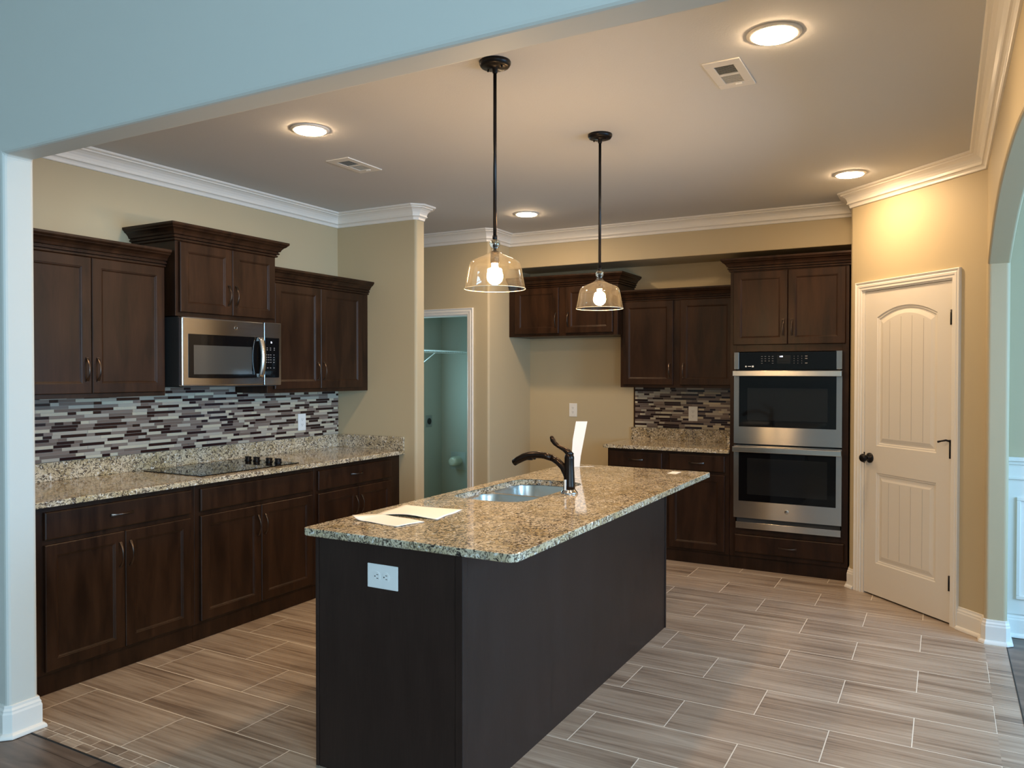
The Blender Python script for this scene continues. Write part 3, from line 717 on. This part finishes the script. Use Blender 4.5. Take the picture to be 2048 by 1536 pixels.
o_t = ringz(outer, .004, zt); o_1 = ringz(outer, .001, zt-.0012); o_2 = ringz(outer, 0, zt-.004); o_3 = ringz(outer, 0, zb+.003); o_b = ringz(outer, .003, zb)
h_t = ringz(hole, -.003, zt); h_1 = ringz(hole, 0, zt-.003); h_b = ringz(hole, 0, zb)
band(o_t, o_1); band(o_1, o_2); band(o_2, o_3); band(o_3, o_b); band(h_t, h_1); band(h_1, h_b)
for lo_, lh_ in ((o_t, h_t), (o_b, h_b)):
    es = [bm.edges.get((q[i], q[(i+1) % len(q)])) or bm.edges.new((q[i], q[(i+1) % len(q)])) for q in (lo_, lh_) for i in range(len(q))]
    bmesh.ops.triangle_fill(bm, use_beauty=True, edges=es)
bmesh.ops.recalc_face_normals(bm, faces=bm.faces)
me = bpy.data.meshes.new('slab'); bm.to_mesh(me); bm.free(); me.transform(Matrix.Translation(-Vector(off))); me.materials.append(M_granite)
o = bpy.data.objects.new('slab', me); COL.objects.link(o); o.parent = IT

# sink: two bowls under the slab
SK = thing('kitchen_sink', 'double bowl stainless steel sink set under the island granite', 'sink', (-1.867, 3.465, .70))
off = (-1.867, 3.465, .70)
def bowl(x0, x1, y0_, y1_, name):
    mb_ = MB(); lv = [(0, .8835), (.004, .872), (.010, .76), (.03, .715), (.07, .705)]; n = 6
    rings_ = []
    for ins, z in lv:
        P_ = rrect(x0+ins, x1-ins, y0_+ins, y1_-ins, max(.09-ins, .02), 8); rings_.append([(p[0], p[1], z) for p in P_])
    k = len(rings_[0]); vs = [v for q in rings_ for v in q]; fs = []
    for a in range(len(lv)-1):
        for i in range(k): fs.append((a*k+i, a*k+(i+1) % k, (a+1)*k+(i+1) % k, (a+1)*k+i))
    fs.append([(len(lv)-1)*k+i for i in range(k)])
    mb_.add(vs, fs, True)
    o_ = mb_.build(name, M_sink, SK, off)
    MB().lathe([(.042, .001), (.040, .004), (.030, .002), (.0, .001)], ((x0+x1)/2, (y0_+y1_)/2, .705), 24).build('drain', M_chrome, o_, off)
bowl(-2.0685, -1.657, 3.078, 3.452, 'bowl'); bowl(-2.0685, -1.657, 3.478, 3.852, 'bowl')
bm = bmesh.new(); loops = []
for x0_, x1_, a_, b_, rr_ in ((-2.0755, -1.640, 3.066, 3.864, .03), (-2.0685, -1.657, 3.078, 3.452, .09), (-2.0685, -1.657, 3.478, 3.852, .09)):
    loops.append([bm.verts.new((p[0]-off[0], p[1]-off[1], .8832-off[2])) for p in rrect(x0_, x1_, a_, b_, rr_, 8)])
es = [bm.edges.new((q[i], q[(i+1) % len(q)])) for q in loops for i in range(len(q))]
bmesh.ops.triangle_fill(bm, use_beauty=True, edges=es)
me = bpy.data.meshes.new('flange'); bm.to_mesh(me); bm.free(); me.materials.append(M_sink)
o = bpy.data.objects.new('flange', me); COL.objects.link(o); o.parent = SK

# faucet
FX, FY = -1.598, 3.463
FC = thing('kitchen_faucet', 'dark bronze pull-out faucet arching over the island sink', 'faucet', (FX, FY, .914))
off = (FX, FY, .914)
MB().lathe([(.043, 0), (.043, .004), (.038, .012), (.033, .018), (.031, .022)], (FX, FY, .914), 36).build('base_ring', M_chrome, FC, off)
MB().lathe([(.030, .018), (.0285, .04), (.0265, .08), (.0245, .12), (.0235, .165), (.024, .172), (.024, .176), (.022, .186), (.017, .196), (.009, .202), (0, .203)], (FX, FY, .914), 36).build('body', M_bronze, FC, off)
sp = [(-1.600, .985), (-1.612, 1.020), (-1.632, 1.052), (-1.660, 1.075), (-1.695, 1.092), (-1.735, 1.101), (-1.775, 1.103), (-1.815, 1.098), (-1.850, 1.087), (-1.882, 1.071), (-1.906, 1.056)]
MB().tube([(x, FY, z-.008) for x, z in sp[:5]], [.020, .0195, .018, .0165, .0155], 16).build('spout', M_bronze, FC, off)
hs = MB().tube([(x, FY, z-.008) for x, z in [(-1.693, 1.0915)]+sp[5:]], [.0165, .0165, .0175, .019, .0195, .0185, .017], 16)
hs = hs.build('spray_head', M_bronze, FC, off)
MB().box(-1.842, -1.800, FY-.008, FY+.008, 1.066, 1.078).box(-1.795, -1.783, FY-.006, FY+.006, 1.070, 1.080).build('spray_button', M_black, hs, off, bevel=.003)
MB().tube([(-1.592, FY, 1.098), (-1.606, FY, 1.118), (-1.628, FY, 1.130), (-1.655, FY, 1.142), (-1.676, FY, 1.156), (-1.688, FY, 1.172), (-1.695, FY, 1.188), (-1.696, FY, 1.193)], [.021, .016, .011, .0095, .011, .0125, .009, .003], 14).build('lever', M_bronze, FC, off)
MB().box(-1.609, -1.601, FY-.034, FY-.026, .934, .985).build('shipping_tag', M_white, FC, off)

# ------------------------------------------------------------------ cooktop
CT = thing('cooktop', 'black glass electric cooktop with four knobs set in the granite counter', 'cooktop', (-3.92, 3.37, .914))
off = (-3.92, 3.37, .914)
MB().box(-4.175, -3.668, 3.0, 3.765, .9142, .9195).build('glass_top', M_bglass, CT, off, bevel=.0015)
ringm = plain('burner_ring', (0.06, 0.06, 0.065), 0.15)
for bx_, by_, br_ in ((-4.04, 3.18, .088), (-4.04, 3.46, .07), (-3.80, 3.18, .07), (-3.80, 3.46, .10)):
    MB().lathe([(br_, .9195), (br_, .9199), (br_-.003, .9199), (br_-.003, .9195)], (bx_, by_, 0), 48, smooth=False, caps=False).build('burner_ring', ringm, CT, off)
for kx in (-4.052, -3.975, -3.861, -3.780):
    k_ = MB().lathe([(.0235, 0), (.0235, .006), (.019, .009), (.018, .022), (.016, .0245), (0, .025)], (kx, 3.69, .9195), 24)
    k_.box(kx-.024, kx+.024, 3.684, 3.696, .9305, .9465).build('knob', M_black, CT, off, bevel=.001)

# ------------------------------------------------------------------ microwave
MWx, MWy, MWz = -3.812, 2.989, 1.422
MW = thing('microwave', 'stainless over-the-range microwave under the short wall cabinet', 'microwave', (MWx, MWy, MWz), ROT)
Wm, Hm = .762, .404
MB().box(.004, Wm-.004, .035, .420, .006, Hm).build('casing', M_char, MW, bevel=.003)
MB().box(.02, Wm-.02, .02, .36, -.004, .006).build('base_plate', M_char, MW)
d = MB(); d.box(0, .616, 0, .035, .002, Hm); dd = d.build('door', M_steel, MW, bevel=.010, seg=4)
w = MB(); w.prism([(.044, .052), (.12, .049), (.33, .046), (.54, .049), (.606, .052), (.606, .306), (.044, .306)], -.003, .001, 'y'); w.build('window', M_bglass, dd, bevel=.0012)
MB().box(.078, .512, -.0036, -.0028, .072, .242).build('window_screen', M_mscreen, dd)
hn = MB(); vs = []; fs = []; n = 14
for i in range(n+1):
    t = -1+2*i/n; z = .1785+.126*t; y = -.022-.022*(1-t*t); vs += [(.556, y+.010, z), (.592, y+.010, z), (.590, y-.004, z), (.574, y-.008, z), (.558, y-.004, z)]
for i in range(n):
    for j in range(5): fs.append((i*5+j, i*5+(j+1) % 5, (i+1)*5+(j+1) % 5, (i+1)*5+j))
fs += [(0, 1, 2, 3, 4), tuple(n*5+i for i in range(5))]
hn.add(vs, fs, True); hn.box(.560, .588, -.018, -.002, .054, .075).box(.560, .588, -.018, -.002, .282, .303)
hn.build('handle', M_steelv, dd)
pn = MB().box(.618, Wm, 0, .035, .002, Hm).build('control_panel', M_steel, MW, bevel=.003)
MB().box(.622, .744, -.0025, .001, .050, .306).build('control_glass', M_bglass, pn, bevel=.0012)
for zz, xs in ((.240, (.640, .668, .700)), (.228, (.640, .668, .700)), (.196, (.634, .652, .670, .697)), (.180, (.634, .652, .670, .697)), (.164, (.634, .652, .670, .697)), (.148, (.634, .652, .670, .697)), (.112, (.644, .668, .697))):
    for xx in xs: MB().box(xx-.005, xx+.005, -.0031, -.0024, zz-.0022, zz+.0022).build('key', M_print, pn)
text('5:', .016, 'clock_digits', M_disp, pn, Matrix.Translation((.676, -.0028, .276)) @ FRONT)
lg = MB().lathe([(.0115, -.001), (.0115, -.0022), (.0098, -.0022), (.0098, -.001)], (.390, .001, .356), 32, 'y', False, False).build('round_emblem', M_steelv, dd)
text('GE', .0105, 'emblem_letters', M_char, lg, Matrix.Translation((.390, -.0004, .356)) @ FRONT)

# ------------------------------------------------------------------ double wall oven (origin at its lower left front)
OX, OY = -1.403, 6.030
OV = thing('wall_oven', 'stainless and black glass double wall oven built into the tall cabinet', 'oven', (OX, OY, 0), 0)
Wo = .765
MB().box(.014, Wo-.014, .045, .56, .322, 1.655).build('casing', M_char, OV)
cp = MB().box(.036, Wo-.040, .004, .040, 1.531, 1.660).build('control_panel', M_bglass, OV, bevel=.001)
MB().box(0, .036, 0, .040, 1.531, 1.661).build('end_cap', M_steel, OV, bevel=.002)
MB().box(Wo-.040, Wo, 0, .040, 1.531, 1.665).build('end_cap', M_steel, OV, bevel=.002)
for xx in (.205, .230, .257, .283):
    for zz in (1.628, 1.611, 1.594, 1.577):
        if zz < 1.58 and xx in (.230, .257): continue
        MB().box(xx-.0055, xx+.0055, .0032, .0042, zz-.0014, zz+.0014).build('key', M_print, cp)
for xx in (.435, .462, .489):
    for zz in (1.628, 1.611, 1.594, 1.577): MB().box(xx-.0015, xx+.0015, .0032, .0042, zz-.0025, zz+.0025).build('key', M_print, cp)
for zz in (1.628, 1.611, 1.577): MB().box(.512, .528, .0032, .0042, zz-.003, zz+.003).build('key', M_print, cp)
MB().box(.316, .410, .0030, .0042, 1.574, 1.636).build('display', M_bglass2, cp)
text('1:58', .014, 'clock_digits', M_disp, cp, Matrix.Translation((.344, .0026, 1.626)) @ FRONT)
MB().lathe([(.006, .0032), (.006, .0042), (0, .0042)], (.088, 0, 1.553), 20, 'y').box(.102, .126, .0032, .0042, 1.5515, 1.5555).box(.132, .145, .0032, .0042, 1.547, 1.560).build('badge_print', M_white, cp)
def oven_door(z0, z1, wz0, wz1, hz, iw):
    fr_ = MB()
    fr_.box(0, Wo, 0, .04, z0, wz0).box(0, .038, 0, .04, wz0, z1).box(Wo-.038, Wo, 0, .04, wz0, z1).box(.038, Wo-.038, 0, .04, wz1, z1)
    o_ = fr_.build('oven_door', M_steel, OV)
    MB().box(.039, Wo-.039, .002, .036, wz0+.001, wz1-.001).build('window', M_bglass, o_)
    if iw: MB().box(.100, .668, .0012, .0022, iw[0], iw[1]).build('inner_window', M_bglass2, o_)
    h_ = MB().box(.0, Wo, -.052, -.036, hz-.020, hz+.020).box(.010, .032, -.038, .001, hz-.014, hz+.014).box(Wo-.032, Wo-.010, -.038, .001, hz-.014, hz+.014)
    h_.build('handle', M_steelv, o_, bevel=.003)
    return o_
oven_door(.968, 1.522, 1.097, 1.500, 1.500, (1.148, 1.391))
ld_ = oven_door(.404, .955, .532, .930, .928, (.585, .860))
eb = MB().lathe([(.016, .001), (.016, -.0015), (.0135, -.0022), (0, -.0022)], (.389, 0, .473), 32, 'y').build('round_emblem', M_steelv, ld_)
text('GE', .013, 'emblem_letters', M_char, eb, Matrix.Translation((.389, -.0026, .473)) @ FRONT)
MB().box(.016, Wo-.004, .004, .034, .322, .371).build('vent_trim', M_steel, OV, bevel=.0015)
MB().box(.020, Wo-.010, .022, .038, .371, .404).build('vent_slot', M_slot, OV)

# ------------------------------------------------------------------ outlets
def outlet(label, loc, rotz, horiz=False, group=None):
    o = thing('power_outlet', label, 'outlet', loc, rotz, group)
    if horiz:
        MB().box(-.069, .069, -.005, 0, -.044, .044).build('cover_plate', M_white, o, bevel=.003)
        cs = [(-.0245, 0), (.0165, 0)]
    else:
        MB().box(-.040, .040, -.005, 0, -.063, .063).build('cover_plate', M_white, o, bevel=.003)
        cs = [(0, -.020), (0, .020)]
    for a, b in cs:
        p_ = [(a+(.0165 if horiz else .0165)*math.cos(t), b+.0175*math.sin(t)) for t in [2*PI*i/20 for i in range(20)]]
        q = MB().prism([(max(min(x, a+.014), a-.014), z) for x, z in p_], -.0068, -.004, 'y').build('socket', M_white, o)
        s = MB()
        if horiz:
            s.box(a-.001, a+.007, -.0072, -.0066, b+.0055, b+.0078).box(a-.0005, a+.007, -.0072, -.0066, b-.0078, b-.0055).lathe([(.0026, -.0072), (.0026, -.0066)], (a-.0075, 0, b), 10, 'y')
        else:
            s.box(a-.0078, a-.0055, -.0072, -.0066, b-.001, b+.007).box(a+.0055, a+.0078, -.0072, -.0066, b-.0005, b+.0065).lathe([(.0026, -.0072), (.0026, -.0066)], (a, 0, b-.0075), 10, 'y')
        s.build('slot', M_slot, q)
    return o
outlet('white outlet in the mosaic behind the cooktop', (XL+.0095, 4.376, 1.131), ROT)
outlet('white outlet on the bare wall of the fridge alcove', (-3.043, YB-.0003, 1.156), 0)
outlet('white outlet in the small mosaic beside the oven tower', (-1.900, YB-.0095, 1.150), 0)
outlet('white sideways outlet on the near end of the island', (-1.772, 2.2375, .765), 0, True)

# ------------------------------------------------------------------ laundry fittings
do = thing('dryer_outlet', 'small grey dryer outlet with round black socket on laundry wall', 'outlet', (-5.05, 7.193, .960), ROT)
MB().box(-.055, .055, -.006, 0, -.065, .065).build('cover_plate', plain('grey_plate', (.35, .37, .36), .4, .6), do, bevel=.002)
MB().lathe([(.034, -.006), (.034, -.012), (0, -.012)], (0, 0, 0), 24, 'y').build('socket', M_slot, do)
dt = thing('dryer_vent', 'silver round dryer vent duct poking from a square plate low on laundry wall', 'vent', (-4.818, 7.447, .505), 0)
MB().box(-.10, .10, -.004, 0, -.10, .10).build('vent_plate', plain('vent_plate_grey', (.5, .56, .55), .4, .5), dt)
du = MB(); pr = [(.052, 0)]
for k in range(6): pr += [(.056, -.012-.02*k), (.050, -.022-.02*k)]
pr += [(.048, -.135), (.030, -.142), (0, -.138)]
du.lathe(pr, (0, 0, 0), 28, 'y', True); du.build('duct', M_duct, dt)
sh = thing('wire_shelf', 'white wire shelf high on the laundry room side wall', 'shelf', (-5.05, 6.345, 1.742), 0)
M_wire = plain('white_wire', (.75, .80, .80), .35)
mb = MB()
for k in range(42): ypos = -.32+k*.0345; mb.box(.004, .368, ypos-.0015, ypos+.0015, -.0015, .0015)
mb.box(.363, .370, -.32, 1.10, -.004, .004).box(.363, .370, -.32, 1.10, -.032, -.024).box(.002, .008, -.32, 1.10, -.004, .004).box(.18, .186, -.32, 1.10, -.004, .001)
for k in range(42): ypos = -.32+k*.0345; mb.box(.365, .368, ypos-.0015, ypos+.0015, -.030, 0)
mb.build('wire_deck', M_wire, sh)
for yb in (-.2, .46): MB().tube([(.36, yb, -.025), (.003, yb, -.26)], .005, 8).build('bracket', M_wire, sh)

# ------------------------------------------------------------------ ceiling lights and vents
LG = 'round ceiling lights over the kitchen'
LIGHTS = [(-.560, 3.010, 'round lit ceiling light nearest the viewer, above the right floor'), (-2.875, 3.035, 'round lit ceiling light over the aisle by the cooktop wall'),
          (-2.893, 5.457, 'round lit ceiling light in front of the fridge alcove soffit'), (-.529, 5.347, 'round lit ceiling light close to the pantry door wall')]
proto = None
for x, y, lab in LIGHTS:
    if proto is None:
        proto = thing('ceiling_light', lab, 'ceiling light', (x, y, ZC), 0, LG)
        MB().lathe([(.099, 0), (.099, -.003), (.097, -.005), (.083, -.0085), (.080, -.009), (.080, -.004), (.0, -.004)], (0, 0, 0), 48).build('trim_ring', M_trim, proto)
        MB().lathe([(.0795, -.0085), (.076, -.0125), (.062, -.0150), (.035, -.0165), (0, -.017)], (0, 0, 0), 40, caps=False).build('diffuser', M_led, proto)
        cur = proto
    else:
        cur = copy_tree(proto); cur.location = (x, y, ZC); cur['label'] = lab
def vent(label, x0, x1, y0_, y1_):
    o = thing('ceiling_vent', label, 'vent', ((x0+x1)/2, (y0_+y1_)/2, ZC), 0, 'ceiling air vents')
    w, h = (x1-x0)/2, (y1_-y0_)/2; a, b = w*.52, h*.66
    MB().box(-w, w, -h, -b, -.006, 0).box(-w, w, b, h, -.006, 0).box(-w, -a, -b, b, -.006, 0).box(a, w, -b, b, -.006, 0).box(-a, a, -.010, .010, -.006, 0).build('vent_frame', M_trim, o, bevel=.002)
    MB().box(-a, a, -b, -.010, -.0010, -.0002).build('vent_cavity', M_slot, o)
    MB().box(-a, a, .010, b, -.0022, -.0002).build('closed_damper', M_trim, o)
    for sgn in (-1, 1):
        mb_ = MB(); n = 8
        for k in range(n):
            yy = sgn*(.012+(b-.014)*(k+.5)/n); t = .0022 if sgn < 0 else .0030
            mb_.add([(-a, yy-t, -.0058), (a, yy-t, -.0058), (a, yy+t, -.0024), (-a, yy+t, -.0024), (-a, yy-t, -.0050), (a, yy-t, -.0050), (a, yy+t, -.0016), (-a, yy+t, -.0016)], [(0, 1, 2, 3), (4, 5, 6, 7), (0, 1, 5, 4), (2, 3, 7, 6), (0, 3, 7, 4), (1, 2, 6, 5)])
        mb_.build('louvre', M_trim, o)
    MB().box(.0, .028, b+.004, b+.010, -.012, -.005).build('damper_lever', M_white, o)
vent('white rectangular ceiling vent beside the nearest ceiling light', -.873, -.722, 3.163, 3.478)
vent('white rectangular ceiling vent above the cooktop aisle', -3.215, -3.045, 3.525, 3.842)

# ------------------------------------------------------------------ pendants
PG = 'glass pendant lamps over the island'
pend = thing('pendant_lamp', 'nearer glass bell pendant lamp hanging over the sink end of the island', 'pendant lamp', (-1.598, 2.741, ZC), 0, PG)
MB().lathe([(.064, 0), (.064, -.010), (.058, -.020), (.050, -.023), (.012, -.026), (.010, -.045), (.006, -.048)], (0, 0, 0), 40).lathe([(.004, 0), (.004, -.006), (0, -.008)], (.038, -.01, -.0235), 10).lathe([(.004, 0), (.004, -.006), (0, -.008)], (-.038, .01, -.0235), 10).build('canopy', M_black, pend)
MB().lathe([(.0072, -.02), (.0072, -.705)], (0, 0, 0), 14).lathe([(.0100, -.700), (.0100, -.716), (.004, -.72)], (0, 0, 0), 14).build('rod', M_black, pend)
Z0 = 2.045-ZC
shade = [(.010, 0), (.017, -.004), (.0215, -.012), (.0215, -.024), (.017, -.033), (.0155, -.039), (.018, -.048), (.028, -.058), (.048, -.068), (.072, -.078), (.090, -.086), (.100, -.094), (.105, -.104), (.109, -.120), (.117, -.163), (.1235, -.196), (.1250, -.202)]
sh_ = MB().lathe([(a, b+Z0) for a, b in shade], (0, 0, 0), 64, caps=False).build('glass_shade', M_shade, pend)
MB().lathe([(.1240, -.2010+Z0), (.1250, -.2025+Z0), (.1260, -.2010+Z0), (.1250, -.1995+Z0), (.1240, -.2010+Z0)], (0, 0, 0), 64, caps=False).build('shade_rim', plain('rim_glass', (.85, .78, .6), .1, 0, .8), sh_)
MB().lathe([(.006, -.02), (.006, -.045), (.017, -.050), (.018, -.056), (.018, -.094), (.016, -.098)], (0, 0, Z0), 24).build('lamp_socket', M_bronze, pend)
MB().lathe([(.013, -.098), (.0135, -.112), (.018, -.120), (.027, -.131), (.0325, -.146), (.0325, -.156), (.0285, -.169), (.019, -.179), (.008, -.184), (0, -.1845)], (0, 0, Z0), 28, caps=False).build('bulb', M_bulb, pend)
Mg2, nt2, b2 = mat('solid_glass'); b2.inputs['Transmission Weight'].default_value = 1.0; b2.inputs['Roughness'].default_value = 0.02; b2.inputs['IOR'].default_value = 1.48
MB().lathe([(.0, -.001)]+[(.0205*math.sin(PI*k/12), -.019+.019*math.cos(PI*k/12)) for k in range(1, 12)]+[(.0, -.038)], (0, 0, Z0), 28, caps=False).build('glass_ball', Mg2, sh_)
p2 = copy_tree(pend); p2.location = (-1.598, 3.841, ZC); p2['label'] = 'farther glass bell pendant lamp hanging over the middle of the island'

# ------------------------------------------------------------------ papers on the island
def sheet(name, label, corners, zf, n=14, thick=.0006):
    (ax, ay), (bx_, by_), (cx_, cy_), (dx_, dy_) = corners
    mb_ = MB(); vs = []; fs = []
    for i in range(n+1):
        for j in range(n+1):
            s_, t_ = i/n, j/n
            x = (ax*(1-s_)+bx_*s_)*(1-t_)+(dx_*(1-s_)+cx_*s_)*t_; y = (ay*(1-s_)+by_*s_)*(1-t_)+(dy_*(1-s_)+cy_*s_)*t_
            vs.append((x, y, .9146+zf(s_, t_)))
    for i in range(n):
        for j in range(n): a_ = i*(n+1)+j; fs.append((a_, a_+1, a_+n+2, a_+n+1))
    cx0 = sum(q[0] for q in corners)/4; cy0 = sum(q[1] for q in corners)/4
    mb_.add(vs, fs, True); o_ = mb_.build(name, M_paper, None, (cx0, cy0, .9146)); o_.location = (cx0, cy0, .9146)
    sm = o_.modifiers.new('thickness', 'SOLIDIFY'); sm.thickness = thick; sm.offset = 1
    return tag(o_, label, 'paper', 'loose papers on the island')
sheet('paper_sheet', 'larger cream paper sheet on the island, farther of the two loose sheets', [(-2.062, 2.560), (-1.774, 2.585), (-1.800, 2.815), (-2.092, 2.795)],
      lambda s_, t_: .007*math.sin(PI*s_)**2*(1-t_)+.002*math.sin(5*t_+3*s_)**2+.0008)
sheet('paper_sheet', 'smaller white paper sheet curling at one corner on the island near end', [(-2.070, 2.418), (-1.822, 2.386), (-1.790, 2.520), (-2.035, 2.566)],
      lambda s_, t_: .018*max(0, 1-s_/.22)**2*(1-t_)+.002*math.sin(4*s_+2*t_)**2+.0006)
# standing folded paper behind the faucet
bk_ = thing('folded_paper', 'tall folded white paper standing on the island behind the faucet', 'paper', (-2.0, 4.47, .9145))
vs = []; fs = []
cam_r = Vector((math.cos(YAW), math.sin(YAW), 0))
rows = [(0.0, -.036, .000), (.005, -.034, .000), (.075, -.044, .024), (.17, -.046, .028), (.283, -.003, .070)]
rows = [(0.0, -.036, .004), (.065, -.047, .010), (.17, -.040, .030), (.285, -.020, .052)]
dirv = Vector((.86, .5, 0))
for (h, a, b) in rows:
    for tt in (a, b): vs.append((dirv.x*tt, dirv.y*tt+.01, h))
for i in range(len(rows)-1): fs.append((2*i, 2*i+1, 2*i+3, 2*i+2))
mb = MB(); mb.add(vs, fs); o = mb.build('upright_leaf', M_paper, bk_); q = o.modifiers.new('thickness', 'SOLIDIFY'); q.thickness = .0012
ink = MB()
for k in range(5):
    h = .262-k*.007; ink.box(-.014, .040, 0, .0003, h, h+.0012)
o2 = MB().add([(-.036*.86, -.036*.5+.01, 0.0006), (.004*.86, .004*.5+.01, 0.0006), (.075, .075, 0.0006), (.035, .06, 0.0006)], [(0, 1, 2, 3)]).build('base_leaf', M_paper, bk_); q = o2.modifiers.new('thickness', 'SOLIDIFY'); q.thickness = .001
tag(MB().box(-1.418, -1.364, 4.440, 4.545, .9142, .9150).build('paper_note', M_paper), 'small blank white card at the far right corner of the island', 'paper')
